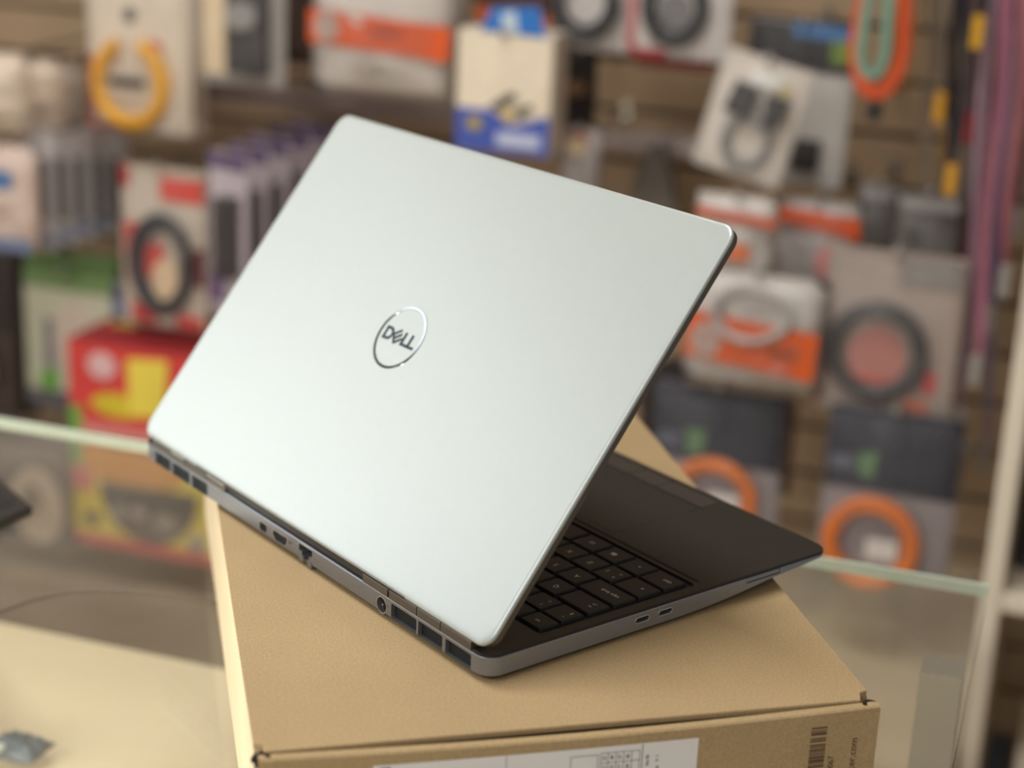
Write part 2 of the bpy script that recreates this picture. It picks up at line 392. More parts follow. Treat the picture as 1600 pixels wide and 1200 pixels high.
def zb(x):
    if x < 0.12: return -0.0127
    if x < 0.19: t = (x-0.12)/0.07; return -0.0127 + 0.0047*t*t*(1.0)
    return -0.0080 + (x-0.19)/(0.242-0.19)*0.0042
O = rrect(0, 0, Dp, Wd, 0.0095, 10)
# densify the long sides
def dense(P, step=0.01):
    R = []
    for i, p in enumerate(P):
        q = P[(i+1) % len(P)]; R.append(p); n = int(math.hypot(q[0]-p[0], q[1]-p[1])/step)
        for k in range(1, n): R.append((p[0]+(q[0]-p[0])*k/n, p[1]+(q[1]-p[1])*k/n))
    return R
O = dense(O)
def inset(P, d):
    cx, cy = Dp/2, Wd/2
    return [(cx+(x-cx)*(1-d/(Dp/2)), cy+(y-cy)*(1-d/(Wd/2))) for x, y in P]
bm = bmesh.new()
I1 = inset(O, 0.0004); I2 = inset(O, 0.0018); I3 = inset(O, 0.016)
rings(bm, [[(x, y, HB-0.0016) for x, y in I1], [(x, y, HB-0.0022) for x, y in O], [(x, y, HB+min(zb(x)+0.0012, -0.0023)) for x, y in O],
           [(x, y, HB+zb(x)) for x, y in I2], [(x, y, HB-0.0030) for x, y in I3]])
chassis = obj('chassis', bm, M_base, lp)
cut = bmesh.new()
vents = [(0.0128, 0.0340), (0.0367, 0.0574), (0.0590, 0.0816), (0.2765, 0.2960), (0.2988, 0.3210), (0.3235, 0.3440)]
for y0, y1 in vents:
    rings(cut, [[(xx, y, z+HB) for y, z in rrect(y0, -0.0117, y1, -0.0036, 0.0009, 3)] for xx in (-0.002, 0.0055)])
# rear ports (polygon outlines in y, z)
mdp = [(0.2070, -.0052), (0.2148, -.0052), (0.2148, -.0094), (0.2138, -.0104), (0.2080, -.0104), (0.2070, -.0094)]
hdmi = [(0.1850, -.0052), (0.2000, -.0052), (0.2000, -.0082), (0.1975, -.0106), (0.1875, -.0106), (0.1850, -.0082)]
rj = [(0.1580, -.0030), (0.1722, -.0030), (0.1722, -.0072), (0.1690, -.0072), (0.1690, -.0094), (0.1672, -.0094), (0.1672, -.0112), (0.1630, -.0112), (0.1630, -.0094), (0.1612, -.0094), (0.1612, -.0072), (0.1580, -.0072)]
pw = [(0.0903+0.0043*math.cos(2*PI*k/20), -0.0080+0.0043*math.sin(2*PI*k/20)) for k in range(20)]
for P in (mdp, hdmi, rj, pw):
    rings(cut, [[(xx, y, z+HB) for y, z in P] for xx in (-0.002, 0.0075)])
for x0 in (0.0957, 0.1118):
    P = [(x0+0.0016+0.0016*math.cos(math.radians(a)), -0.0059+0.0014*math.sin(math.radians(a))) for a in range(90, 271, 20)] + \
        [(x0+0.0078+0.0016*math.cos(math.radians(a)), -0.0059+0.0014*math.sin(math.radians(a))) for a in range(-90, 91, 20)]
    rings(cut, [[(x, yy, z+HB) for x, z in P] for yy in (-0.002, 0.0065)])
boolean(chassis, cut)
for y0, y1 in vents:
    bm = bmesh.new(); n = int((y1-y0)/0.00105)
    for k in range(n):
        yc = y0 + (k+.5)*(y1-y0)/n; box(bm, 0.0022, 0.0050, yc-0.00028, yc+0.00028, HB-0.0118, HB-0.0035)
    box(bm, 0.0048, 0.0056, y0, y1, HB-0.0118, HB-0.0035)
    obj('vent_grille', bm, mat('vent_fin', (70, 76, 80), 0.45, 0.6), lp)
def insert(name, P, x0, x1, m, k=1.0):
    cy = sum(p[0] for p in P)/len(P); cz = sum(p[1] for p in P)/len(P)
    bm = bmesh.new(); rings(bm, [[(xx, cy+(y-cy)*k, cz+(z-cz)*k+HB) for y, z in P] for xx in (x0, x1)])
    return obj(name, bm, m, lp)
for nm, P in (('display_port', mdp), ('video_port', hdmi), ('network_port', rj), ('power_socket', pw)):
    o = insert(nm, P, 0.0062, 0.0076, M_hole)
    bm = bmesh.new()                       # thin bright rim round the opening
    cy = sum(p[0] for p in P)/len(P); cz = sum(p[1] for p in P)/len(P)
    outp = [(cy+(y-cy)*1.07, cz+(z-cz)*1.10) for y, z in P]; n = len(P)
    a = [bm.verts.new((-0.00015, y, z+HB)) for y, z in P]; b = [bm.verts.new((-0.00015, y, z+HB)) for y, z in outp]
    c = [bm.verts.new((0.0004, y, z+HB)) for y, z in P]; e = [bm.verts.new((0.0004, y, z+HB)) for y, z in outp]
    for k in range(n):
        j = (k+1) % n; bm.faces.new((a[k], a[j], b[j], b[k])); bm.faces.new((a[k], a[j], c[j], c[k])); bm.faces.new((b[k], b[j], e[j], e[k]))
    obj('rim', bm, mat('port_rim', (205, 205, 202), 0.3, 0.8), o)
    if nm == 'video_port':
        bxo('contact_tongue', 0.0015, 0.0062, 0.1880, 0.1970, HB-0.0086, HB-0.0074, mat('tongue', (34, 34, 36), 0.5), o)
    if nm == 'display_port':
        bxo('contact_tongue', 0.0015, 0.0062, 0.2088, 0.2130, HB-0.0074, HB-0.0064, mat('tongue', (34, 34, 36), 0.5), o)
    if nm == 'power_socket':
        bm = bmesh.new(); tube(bm, [(0.0005, 0.0903, HB-0.008), (0.0062, 0.0903, HB-0.008)], 0.0006, 8); obj('centre_pin', bm, mat('pin', (190, 190, 190), 0.3, 0.9), o)
    if nm == 'network_port':
        bxo('spring_flap', -0.0003, 0.0012, 0.1588, 0.1628, HB-0.0138, HB-0.0098, M_base, o); bxo('spring_flap', -0.0003, 0.0012, 0.1674, 0.1714, HB-0.0128, HB-0.0098, M_base, o)
for x0 in (0.0957, 0.1118):
    o = bxo('usb_port', x0, x0+0.0094, 0.0052, 0.0066, HB-0.0075, HB-0.0043, M_hole, lp)
    bxo('contact_tongue', x0+0.0022, x0+0.0072, 0.0012, 0.0055, HB-0.0062, HB-0.0056, mat('tongue', (34, 34, 36), 0.5), o)
    bm = bmesh.new()
    pts = [(x0+0.0016+0.0017*math.cos(math.radians(a)), -0.0001, HB-0.0059+0.0015*math.sin(math.radians(a))) for a in range(90, 271, 20)] + \
          [(x0+0.0078+0.0017*math.cos(math.radians(a)), -0.0001, HB-0.0059+0.0015*math.sin(math.radians(a))) for a in range(-90, 91, 20)]
    tube(bm, pts, 0.00022, 5, closed=True); obj('rim', bm, mat('port_rim', (205, 205, 202), 0.3, 0.8), o, smooth=True)
# card slot near the front corner of the left side
sl = bxo('card_reader_slot', 0.176, 0.2010, -0.00025, 0.0006, HB-0.0040, HB-0.0018, M_base, lp, 0.0002)
bxo('slot_gap', 0.176, 0.2014, -0.0003, 0.0004, HB-0.00455, HB-0.0041, M_hole, sl); bxo('slot_gap', 0.2008, 0.2013, -0.0003, 0.0004, HB-0.0045, HB-0.0018, M_hole, sl)
# small printed port marks
for s, y in (('+', 0.2045), ('HDMI', 0.1815), ('o', 0.0845), ('<', 0.1545)):
    o = meshobj('port_mark', text_mesh(s, 0.0016, 0.00003).copy(), M_ink, lp)
    o.matrix_local = Matrix.Translation((-0.0001, y, HB-0.0064)) @ Matrix(((0, 0, -1), (-1, 0, 0), (0, 1, 0))).to_4x4()

# deck
DX0 = 0.0085
bm = bmesh.new()
Od = rrect(0, 0, Dp, Wd, 0.0095, 10)
Oi = inset(Od, 0.0004)
rings(bm, [[(x, y, HB-0.0016) for x, y in Od], [(x, y, HB-0.0004) for x, y in Od], [(x, y, HB) for x, y in Oi]])
deck = obj('palm_rest_deck', bm, M_deck, lp)
cut = bmesh.new()
rings(cut, [[(x, y, z) for x, y in rrect(0.0375, 0.0065, 0.1440, 0.3535, 0.003, 4)] for z in (HB-0.0014, HB+0.002)])
g = [(0.1462, HB-0.0007), (0.1475, HB-0.0007), (0.1502, HB+0.0006), (0.1462, HB+0.0006)]
rings(cut, [[(x, yy, z) for x, z in g] for yy in (0.0088, 0.3512)])
rings(cut, [[(x, y, z) for x, y in ((-0.002, 0.0122), (DX0, 0.0122), (DX0, 0.3488), (-0.002, 0.3488))] for z in (HB-0.003, HB+0.002)])
rings(cut, [[(x, y, z) for x, y in rrect(0.1530, 0.0835, 0.2374, 0.1900, 0.0015, 3)] for z in (HB-0.0006, HB+0.002)])
boolean(deck, cut)
# touchpad and its buttons
def plate(name, x0, x1, y0, y1, z0, z1, r, m, bev=0.0003):
    bm = bmesh.new(); a = rrect(x0, y0, x1, y1, r, 3); b = rrect(x0+bev, y0+bev, x1-bev, y1-bev, max(r-bev, .0001), 3)
    rings(bm, [[(x, y, z0) for x, y in a], [(x, y, z1-bev) for x, y in a], [(x, y, z1) for x, y in b]]); return obj(name, bm, m, lp)
plate('touchpad', 0.1534, 0.2214, 0.0839, 0.1896, HB-0.0006, HB-0.00012, 0.0012, M_deck, 0.0001)
for y0, y1 in ((0.0839, 0.1238), (0.1242, 0.1488), (0.1492, 0.1896)):
    plate('touchpad_button', 0.2222, 0.2371, y0, y1, HB-0.0006, HB+0.0001, 0.001, mat('touch_button', (46, 43, 40), 0.42), 0.0002)
# hinge covers along the rear edge
M_hin = brushed('hinge_metal', (104, 100, 96), 0.38, 0.65)
def hinge(name, y0, y1, m, x0=-0.0002, top=0.0040):
    prof = [(x0, -0.0016), (x0, top-0.0014), (x0+0.0004, top-0.0005), (x0+0.0014, top), (0.0080, top), (0.0085, -0.0016)]
    bm = bmesh.new(); rings(bm, [[(x, yy, HB+z) for x, z in prof] for yy in (y0, y1)]); return obj(name, bm, m, lp)
for y0, y1 in ((0.0130, 0.0381), (0.0388, 0.0585), (0.0592, 0.0836), (0.0852, 0.1080), (0.2545, 0.2772), (0.2780, 0.3030), (0.3036, 0.3230), (0.3236, 0.3480)):
    hinge('hinge_cover', y0, y1, M_hin)
hinge('hinge_bar', 0.1081, 0.2544, mat('hinge_bar_slate', (66, 70, 80), 0.35, 0.5), 0.0012, 0.0036)
bxo('hinge_gap', 0.0012, 0.0085, 0.0124, 0.3486, HB-0.0016, HB-0.0003, M_hole, lp)
for y0, y1 in ((0.3060, 0.3220), (0.2560, 0.2768)):
    bxo('hinge_highlight', -0.0006, 0.0006, y0, y1, HB+0.0024, HB+0.0031, mat('port_rim', (205, 205, 202), 0.3, 0.8), lp)  # bright strips painted in for the highlights on two hinge covers
# keys -----------------------------------------------------------------
KC = {}
def key_mesh(w, d):
    k = (round(w, 5), round(d, 5))
    if k in KC: return KC[k]
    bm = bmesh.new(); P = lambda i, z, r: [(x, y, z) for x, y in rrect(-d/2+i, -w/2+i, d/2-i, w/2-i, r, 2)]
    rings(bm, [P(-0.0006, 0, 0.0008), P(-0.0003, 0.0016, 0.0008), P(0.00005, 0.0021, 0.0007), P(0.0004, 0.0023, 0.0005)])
    me = bpy.data.meshes.new('key'); bmesh.ops.recalc_face_normals(bm, faces=bm.faces); bm.to_mesh(me); bm.free(); me.materials.append(M_key); me.materials.append(M_skirt_shade)
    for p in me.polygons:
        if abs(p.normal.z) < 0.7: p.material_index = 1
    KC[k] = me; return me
LR = Matrix(((0, -1, 0), (1, 0, 0), (0, 0, 1))).to_4x4()     # legend upright for the user: right = +y, up = -x
def key(y0, y1, x0, x1, legs):
    o = meshobj('key', key_mesh(y1-y0, x1-x0), None, lp); o.location = ((x0+x1)/2, (y0+y1)/2, HB-0.0015)
    for s, sz, ly, lx in legs:
        if s == 'WIN':
            bm = bmesh.new()
            for a in (0, 1):
                for b in (0, 1): box(bm, -0.0014+a*0.0015, -0.0001+a*0.0015, -0.0016+b*0.0017, -0.0001+b*0.0017, 0, 0.00008)
            t = obj('legend', bm, M_leg, o); t.location = (lx, ly, 0.00231)
        else:
            t = meshobj('legend', text_mesh(s, sz, 0.00003), M_leg, o)
            t.matrix_local = Matrix.Translation((lx, ly, 0.00233)) @ LR
    return o
rows = [(0.0400, 0.0525), (0.0545, 0.0690), (0.0720, 0.0868), (0.0893, 0.1045), (0.1068, 0.1222), (0.1245, 0.1400)]
P_, K_ = 0.01745, 0.0153
f = ['esc', 'F1', 'F2', 'F3', 'F4', 'F5', 'F6', 'F7', 'F8', 'F9', 'F10', 'F11', 'F12', 'prt', 'ins', 'del', 'home', 'end', 'pg']
pp = (0.3508-0.0097)/len(f)
for i, s in enumerate(f):
    y0 = 0.0097+i*pp; key(y0, y0+pp-0.0022, *rows[0], [(s, 0.0026, 0.0006, -0.001)])
num = ['$~', '1!', '2"', '3#', '4%', '5%', '6&', '7/', '8(', '9)', '0=', '+?', "'`"]
for i, s in enumerate(num):
    y0 = 0.0100+i*P_; key(y0, y0+K_, *rows[1], [(s[0], 0.0030, -0.0035, 0.0028), (s[1], 0.0030, -0.0035, -0.0030)])
key(0.0100+13*P_, 0.2705, *rows[1], [('<--', 0.003, 0, 0)])
key(0.0100, 0.0342, *rows[2], [('<-', 0.0034, -0.006, -0.0012), ('->', 0.0034, -0.006, 0.0022)])
for i, s in enumerate('QWERTYUIOP['):
    y0 = 0.0370+i*P_; key(y0, y0+K_, *rows[2], [(s, 0.0042, -0.0005, -0.0005)])
key(0.0370+11*P_, 0.2500, *rows[2], [('^', 0.003, 0, 0)]); key(0.2522, 0.2705, *rows[2], [('<-', 0.003, 0, 0)])
key(0.0100, 0.0388, *rows[3], [('caps lock', 0.0036, -0.0022, 0.0002)])
for i, s in enumerate('ASDFGHJKL;'):
    y0 = 0.0415+i*P_; key(y0, y0+K_, *rows[3], [(s, 0.0042, -0.001, -0.0005)])
key(0.0415+10*P_, 0.2320, *rows[3], [("'", 0.003, 0, 0)]); key(0.2342, 0.2705, *rows[3], [('enter', 0.003, 0, 0)])
key(0.0100, 0.0302, *rows[4], [('^', 0.0042, -0.003, 0.0015)])
key(0.0328, 0.0482, *rows[4], [('<', 0.0034, -0.004, 0.003), ('>', 0.0034, -0.004, -0.0025), ('|', 0.0034, 0.004, 0.0)])
for i, s in enumerate('ZXCVBNM,.-'):
    y0 = 0.0506+i*P_; key(y0, y0+K_, *rows[4], [(s, 0.0042, -0.0005, -0.0005)])
key(0.0506+10*P_, 0.2530, *rows[4], [('^', 0.0036, 0, 0)])
key(0.0100, 0.0295, *rows[5], [('ctrl', 0.0038, -0.003, 0.0005)])
key(0.0318, 0.0478, *rows[5], [('fn', 0.0024, -0.001, 0.0005)])
key(0.0504, 0.0662, *rows[5], [('WIN', 0, 0.001, 0)])
key(0.0690, 0.0866, *rows[5], [('alt', 0.0036, 0.0, 0.0)])
key(0.0895, 0.1720, *rows[5], [])
for i, s in enumerate(('alt gr', 'ctrl', '')):
    key(0.1745+i*0.0190, 0.1745+i*0.0190+0.0166, *rows[5], [(s, 0.0026, 0, 0)] if s else [])
key(0.2562, 0.2705, rows[4][0], rows[4][1], [('^', 0.003, 0, 0)])
for i, s in enumerate(('<', 'v', '>')): key(0.2320+i*0.0163-0.001, 0.2320+i*0.0163+0.0130, *rows[5], [(s, 0.003, 0, 0)])
for r in range(5):
    for i, s in enumerate((('num', '/', '*', '-'), ('7', '8', '9', '+'), ('4', '5', '6', '+'), ('1', '2', '3', 'ent'), ('0', ',', '', ''))[r]):
        y0 = 0.2835+i*0.0173; key(y0, y0+0.0150, *rows[r+1], [(s, 0.003, 0, 0)] if s else [])

# lid --------------------------------------------------------------------
TL = -0.65621; LH = 0.24132
Ud = Vector((-math.sin(TL), 0, math.cos(TL)))            # up along the lid
Nd = Vector((-math.cos(TL), 0, -math.sin(TL)))           # outward normal of the outer face
def LP(up, y, dep):                                       # dep: depth below the outer face
    p = Vector((-0.00091, 0, 0.00451+HB)) + Ud*up - Nd*dep; return (p.x, y, p.z)
def lring(i, dep, r=0.009, ib=None): return [LP(a, b, dep) for a, b in rrect(i if ib is None else ib, i, LH-i, Wd-i, max(r-i*0.4, 0.004), 10)]
bm = bmesh.new()
rings(bm, [lring(0.0001, 0.0024), lring(0.0, 0.0013, ib=0), lring(0.0002, 0.0006, ib=0.0006), lring(0.0005, 0.00028, ib=0.0018), lring(0.0011, 0.0001, ib=0.0040), lring(0.0022, 0.0, ib=0.0075)])
for f_ in bm.faces:
    if len(f_.verts) == 4: f_.smooth = True
lid = obj('lid_cover', bm, M_sil, lp, label='pale silver lid cover with a round chrome badge')
bm = bmesh.new(); rings(bm, [lring(0.0003, 0.0022), lring(0.0003, 0.0058), lring(0.0012, 0.0066)]); obj('lid_frame', bm, M_gun, lp)
bm = bmesh.new(); rings(bm, [[LP(a, b, dd) for a, b in rrect(0.018, 0.008, LH-0.010, Wd-0.008, 0.002, 4)] for dd in (0.0064, 0.0068)])
obj('screen', bm, mat('screen_off', (10, 11, 13), 0.12), lp)
bm = bmesh.new()
box(bm, 0, 0.004, 0.07, 0.29, HB+0.0016, HB+0.0050); obj('lid_hinge_barrel', bm, mat('hinge_black', (30, 30, 32), 0.4), lp)
# badge: ring and letters as children of the lid cover
M_chr = mat('badge_chrome', (132, 138, 146), 0.05, 1.0)
LC = (0.1217, 0.1847)
bm = bmesh.new(); n = 72; R1, R0 = 0.0198, 0.0180
Lr = []
for k in range(n):
    a = 2*PI*k/n
    Lr.append([bm.verts.new(LP(LC[0]+r*math.sin(a), LC[1]+r*math.cos(a), -dd)) for r, dd in ((R1, 0), (R1-0.0002, 0.00028), (R0+0.0002, 0.00028), (R0, 0))])
for k in range(n):
    a, b = Lr[k], Lr[(k+1) % n]
    for j in range(3): bm.faces.new((a[j], b[j], b[j+1], a[j+1]))
obj('badge_ring', bm, M_chr, lid)
def strip(bm, P, th=0.0003):           # P: outline in badge coords, x to the viewer's right, y up
    a = [LP(LC[0]+y, LC[1]-x, -th) for x, y in P]; b = [LP(LC[0]+y, LC[1]-x, 0) for x, y in P]
    va = [bm.verts.new(p) for p in a]; vb = [bm.verts.new(p) for p in b]; m_ = len(P)
    bm.faces.new(va)
    for k in range(m_): bm.faces.new((va[k], vb[k], vb[(k+1) % m_], va[(k+1) % m_]))
def bar(x0, y0, x1, y1, w):
    dx, dy = x1-x0, y1-y0; l = math.hypot(dx, dy); nx, ny = -dy/l*w/2, dx/l*w/2
    return [(x0+nx, y0+ny), (x0-nx, y0-ny), (x1-nx, y1-ny), (x1+nx, y1+ny)]
u = 0.001; w = 1.75*u; h = 4.1*u
M_let = mat('badge_letter', (58, 64, 70), 0.22, 0.9)
bm = bmesh.new()   # D
x0 = -13.9*u
strip(bm, bar(x0, -h, x0, h, w))
arc = [(-11.2*u+3.7*u*math.cos(a), (h-w/2)*math.sin(a)) for a in [math.radians(-90+15*k) for k in range(13)]]
arc = [(x0, -(h-w/2))] + arc + [(x0, h-w/2)]
for p, q in zip(arc, arc[1:]): strip(bm, bar(*p, *q, w))
obj('badge_letter', bm, M_let, lid)
bm = bmesh.new()   # tilted E
ang = math.radians(37); ca, sa = math.cos(ang), math.sin(ang)
def ro(x, y): return (x*ca-y*sa-2.2*u, x*sa+y*ca+0.0*u)
def rbar(x0, y0, x1, y1): p = ro(x0, y0); q = ro(x1, y1); return bar(*p, *q, w*0.82)
strip(bm, rbar(-3.0*u, -3.3*u, -3.0*u, 3.3*u))
for yy in (-2.9, 0, 2.9): strip(bm, rbar(-3.3*u, yy*u, 3.5*u, yy*u))
obj('badge_letter', bm, M_let, lid)
for x0, x1 in ((3.7, 9.2), (9.9, 15.2)):
    bm = bmesh.new(); strip(bm, bar(x0*u, -h, x0*u, h, w)); strip(bm, bar(x0*u-w/2, -h+w/2, x1*u, -h+w/2, w)); obj('badge_letter', bm, M_let, lid)
# rubber feet
for x in (0.016, 0.19):
    for y in (0.03, 0.33):
        bxo('rubber_foot', x-0.006, x+0.006, y-0.02, y+0.02, 0.0, HB+zb(x)-0.0003, mat('rubber', (20, 20, 20), 0.8), lp, 0.0004)
bxo('bottom_cover', 0.014, 0.205, 0.014, 0.346, 0.0012, 0.0050, M_hole, lp)

# ------------------------------------------------------------------ stock on the wall
M_hook = mat('hook_chrome', (190, 188, 184), 0.25, 0.9)
M_film = FILM
HL = set()
def hook(p, what='', grp='display hooks on the slat wall'):
    """hook whose rod passes at point p (front end) and reaches the wall"""
    ws = ('chrome hook holding the ' + what).split()
    label = ' '.join(ws[:16]).rstrip(',')
    if label in HL: label = ' '.join(['hook', 'of', 'the'] + ws[4:17]).rstrip(',')
    HL.add(label)
    o = thing('display_hook', label, 'hook', (p.x, WY, p.z), 0, grp)
    bm = bmesh.new(); L_ = WY - p.y
    tube(bm, [(0, 0.002, 0), (0, -L_+0.01, 0), (0, -L_, 0.004), (0, -L_-0.002, 0.014)], 0.0028, 8); obj('rod', bm, M_hook, o, smooth=True)
    bxo('back_plate', -0.006, 0.006, -0.004, 0.001, -0.012, 0.012, M_hook, o)
    return o
class Item:
    """an upright packet seen in picture box (u0,v0,u1,v1) at depth y; parts given in picture pixels on its front"""
    def __init__(s, name, label, cat, u0, v0, u1, v1, y, group=None, tilt=0.0, rz=0.0, hk=True):
        s.c, s.w, s.h = span(u0, v0, u1, v1, y); s.bx = (u0, v0, u1, v1); s.y = y; s.k = s.w/(u1-u0); s.kz = s.h/(v1-v0)
        s.e = thing(name, label, cat, s.c, rz, group, ry=math.radians(tilt)); s.n = 0
        if hk: hook(Vector((s.c.x, y-0.012, s.c.z-0.006)), label)
    def X(s, u): return (u-(s.bx[0]+s.bx[2])/2)*s.k
    def Z(s, v): return -(v-s.bx[1])*s.kz
    def card(s, m, name='backing_card', th=0.0015, r=0.004, y=0.0):
        bm = bmesh.new(); P = rrect(-s.w/2, -s.h, s.w/2, 0, min(r, s.w/4), 3)
        rings(bm, [[(x, yy, z) for x, z in P] for yy in (y-th/2, y+th/2)]); return obj(name, bm, m, s.e)
    def panel(s, name, u0, v0, u1, v1, m, y=-0.0016, th=0.0012, parent=None, label=None):
        bm = bmesh.new(); P = rrect(s.X(u0), s.Z(v1), s.X(u1), s.Z(v0), 0.002, 2)
        rings(bm, [[(x, yy, z) for x, z in P] for yy in (y-th, y)]); return obj(name, bm, m, parent or s.e, label=label)
    def poly(s, name, pts, m, y=-0.0016, th=0.0012, parent=None):
        bm = bmesh.new(); P = [(s.X(a), s.Z(b)) for a, b in pts]
        rings(bm, [[(x, yy, z) for x, z in P] for yy in (y-th, y)]); return obj(name, bm, m, parent or s.e)
    def disc(s, name, u, v, ru, rv, m, y=-0.0016, th=0.0012, parent=None):
        return obj(name, disc_bm(s.X(u), s.Z(v), ru*s.k, rv*s.kz, y-th, y), m, parent or s.e)
    def coil(s, u, v, ru, rv, r, n, m, y=-0.008, a0=0, a1=360, name='cable_coil', spread=.18):
        return obj(name, coil_bm(s.X(u), s.Z(v), ru*s.k, rv*s.kz, r, n, y, a0, a1, 0.004, spread), m, s.e, smooth=True)
    def film(s, d=0.03, m=None, name='clear_bag', y=-0.006, x0=None):
        return obj(name, pillow_bm(s.w, s.h, d, seed=int(s.bx[0]), y=y), m or M_film, s.e, smooth=True)
    def body(s, m, d=0.03, name='pouch', y=0.0):
        return obj(name, pillow_bm(s.w, s.h, d, seed=int(s.bx[0])+3, y=y), m, s.e, smooth=True)
    def block(s, m, depth, name='carton', bev=0.001):
        bm = bmesh.new(); box(bm, -s.w/2, s.w/2, 0, depth, -s.h, 0, bev); return obj(name, bm, m, s.e)

WHT = (214, 206, 196); CREAM = (224, 208, 188); ORG = (214, 82, 18); RED = (196, 48, 42); BLK = (40, 36, 36); GRY = (140, 134, 130)
NAVY = (30, 32, 48); M_blackcable = mat('black_cable', (38, 36, 38), 0.4); M_orangecable = mat('orange_cable', (224, 120, 40), 0.45)
M_yellowcable = mat('yellow_cable', (240, 178, 52), 0.45); M_greycable = mat('grey_cable', (150, 148, 146), 0.45)
cable_grp = 'bagged network cables hanging on the wall'

# yellow cable bags, one behind the other
for k, (dx, y, lbl) in enumerate(((0, 1.27, 'cream card bag with a yellow cable coil, frontmost on its hook'), (22, 1.36, 'cream card bag with a yellow cable coil, hanging behind its twin'))):
    i = Item('cable_pack', lbl, 'cable pack', 138+dx, -70, 298+dx, 206, y, group=cable_grp, hk=(k == 0))
    i.card(c_(CREAM)); i.panel('red_print', 139+dx, 90, 146+dx, 206, c_((188, 60, 60))); i.panel('red_print', 146+dx, 199, 205+dx, 206, c_((170, 40, 44)))
    i.disc('printed_mark', 205+dx, 22, 9, 12, c_((70, 74, 68))); i.disc('printed_mark', 243+dx, 68, 12, 9, c_((214, 96, 84)))
    i.coil(207+dx, 128, 50, 62, 0.0038, 5, M_yellowcable, a0=110, a1=430, spread=.26)
    i.panel('cable_tie', 182+dx, 118, 236+dx, 132, c_(BLK), y=-0.016, th=0.004); i.film(0.03)
# clear bag with black adaptor
i = Item('adapter_pack', 'clear bag of black adapter left of the dark pouch, top row', 'adapter pack', 316, -80, 446, 132, 1.26)
i.card(c_((170, 164, 158))); i.panel('cream_print', 318, -70, 360, 118, c_((230, 206, 170))); i.panel('adapter', 364, -30, 424, 112, c_((44, 38, 38)), y=-0.002, th=0.018); i.disc('adapter_dome', 390, 20, 24, 22, c_((150, 146, 142), 0.2), y=-0.020, th=0.006)
i.film(0.05)
i = Item('pouch', 'dark brown pouch between adapter bag and orange banded bag', 'pouch', 440, -80, 500, 102, 1.38); i.body(c_((70, 54, 46)), 0.03); i.panel('flap', 444, -40, 496, -10, c_((50, 40, 36)), y=-0.013, th=0.003)
# orange banded bags: three rows deep
for k in range(3):
    i = Item('cable_bag', ('white cable bag with an orange band, frontmost, left of the blue and white box', 'orange banded cable bag, second from the front on the top row', 'orange banded cable bag, rearmost on the top row')[k], 'cable bag',
             490+10*k, -70-6*k, 714+10*k, 152-6*k, 1.22+0.06*k, group='orange banded cable bags', hk=(k == 0))
    i.body(c_((206, 196, 188), 0.3), 0.035)
    o = 10*k
    i.poly('orange_band', [(494+o, 18), (714+o, 30), (712+o, 84), (494+o, 70)], c_(ORG), y=-0.019, th=0.002)
    i.disc('round_print', 522+o, 44, 20, 24, c_((176, 150, 140)), y=-0.0212, th=0.001); i.panel('dark_print', 590+o, 42, 640+o, 52, c_((150, 56, 18)), y=-0.0212, th=0.001)
    i.panel('grey_print', 560+o, 95, 600+o, 112, c_((176, 162, 152)), y=-0.019, th=0.001)
    if k == 0: i.film(0.055)
# blue and white boxed adaptor
i = Item('adapter_box', 'white and blue box showing two black connectors, behind the lid top', 'box', 713, 50, 862, 240, 1.20)
i.block(c_((210, 198, 184)), 0.055); i.panel('front_print', 716, 54, 859, 176, c_((226, 212, 190)), y=-0.0002, th=0.001); i.poly('blue_print', [(714, 172), (770, 172), (800, 196), (860, 176), (861, 238), (714, 238)], c_((62, 84, 170)), y=-0.0002, th=0.0014)
i.poly('connector_picture', [(766, 166), (800, 142), (812, 150), (780, 174)], c_((40, 38, 38)), y=-0.0014, th=0.001); i.poly('connector_picture', [(802, 172), (828, 158), (836, 164), (812, 182)], c_((40, 38, 38)), y=-0.0016, th=0.001)
i.poly('gold_tip', [(782, 178), (800, 168), (808, 178), (792, 188)], c_((206, 176, 100)), y=-0.0017, th=0.001); i.disc('flower_print', 744, 196, 12, 11, c_((170, 150, 60)), y=-0.0017, th=0.001); i.panel('white_print', 780, 206, 848, 228, c_((190, 196, 220)), y=-0.0017, th=0.001)
i.poly('hang_tab', [(750, 50), (764, 14), (838, 8), (850, 54)], c_((28, 110, 190)), y=0.0, th=0.002); i.poly('tab_print', [(786, 50), (780, 22), (802, 16), (808, 50)], c_((190, 206, 216)), y=-0.0022, th=0.001)
i = Item('cable_pack', 'small pack with orange dots showing above the blue and white box', 'cable pack', 742, -50, 880, 60, 1.33)
i.card(c_((92, 60, 50))); i.disc('orange_print', 757, 25, 14, 12, c_((226, 110, 50))); i.disc('orange_print', 866, 32, 15, 16, c_((214, 110, 30))); i.panel('header', 750, -40, 872, -10, c_((60, 52, 50)))
# dark zipped pouch with key-ring
i = Item('pouch', 'slim black pouch with tan spot, right of blue and white box', 'pouch', 884, 76, 932, 208, 1.36); i.body(c_((46, 40, 42)), 0.03); i.disc('tan_badge', 906, 134, 15, 12, c_((150, 116, 86)), y=-0.016, th=0.002)
i = Item('charger_pack', 'grey packet with red and cream top below the slim black pouch', 'charger pack', 876, 200, 940, 330, 1.30); i.body(c_((168, 160, 158), 0.35), 0.03); i.panel('red_print', 894, 204, 922, 222, c_((150, 90, 84)), y=-0.014, th=0.002); i.disc('cream_print', 906, 226, 13, 14, c_((206, 186, 150)), y=-0.016, th=0.001)
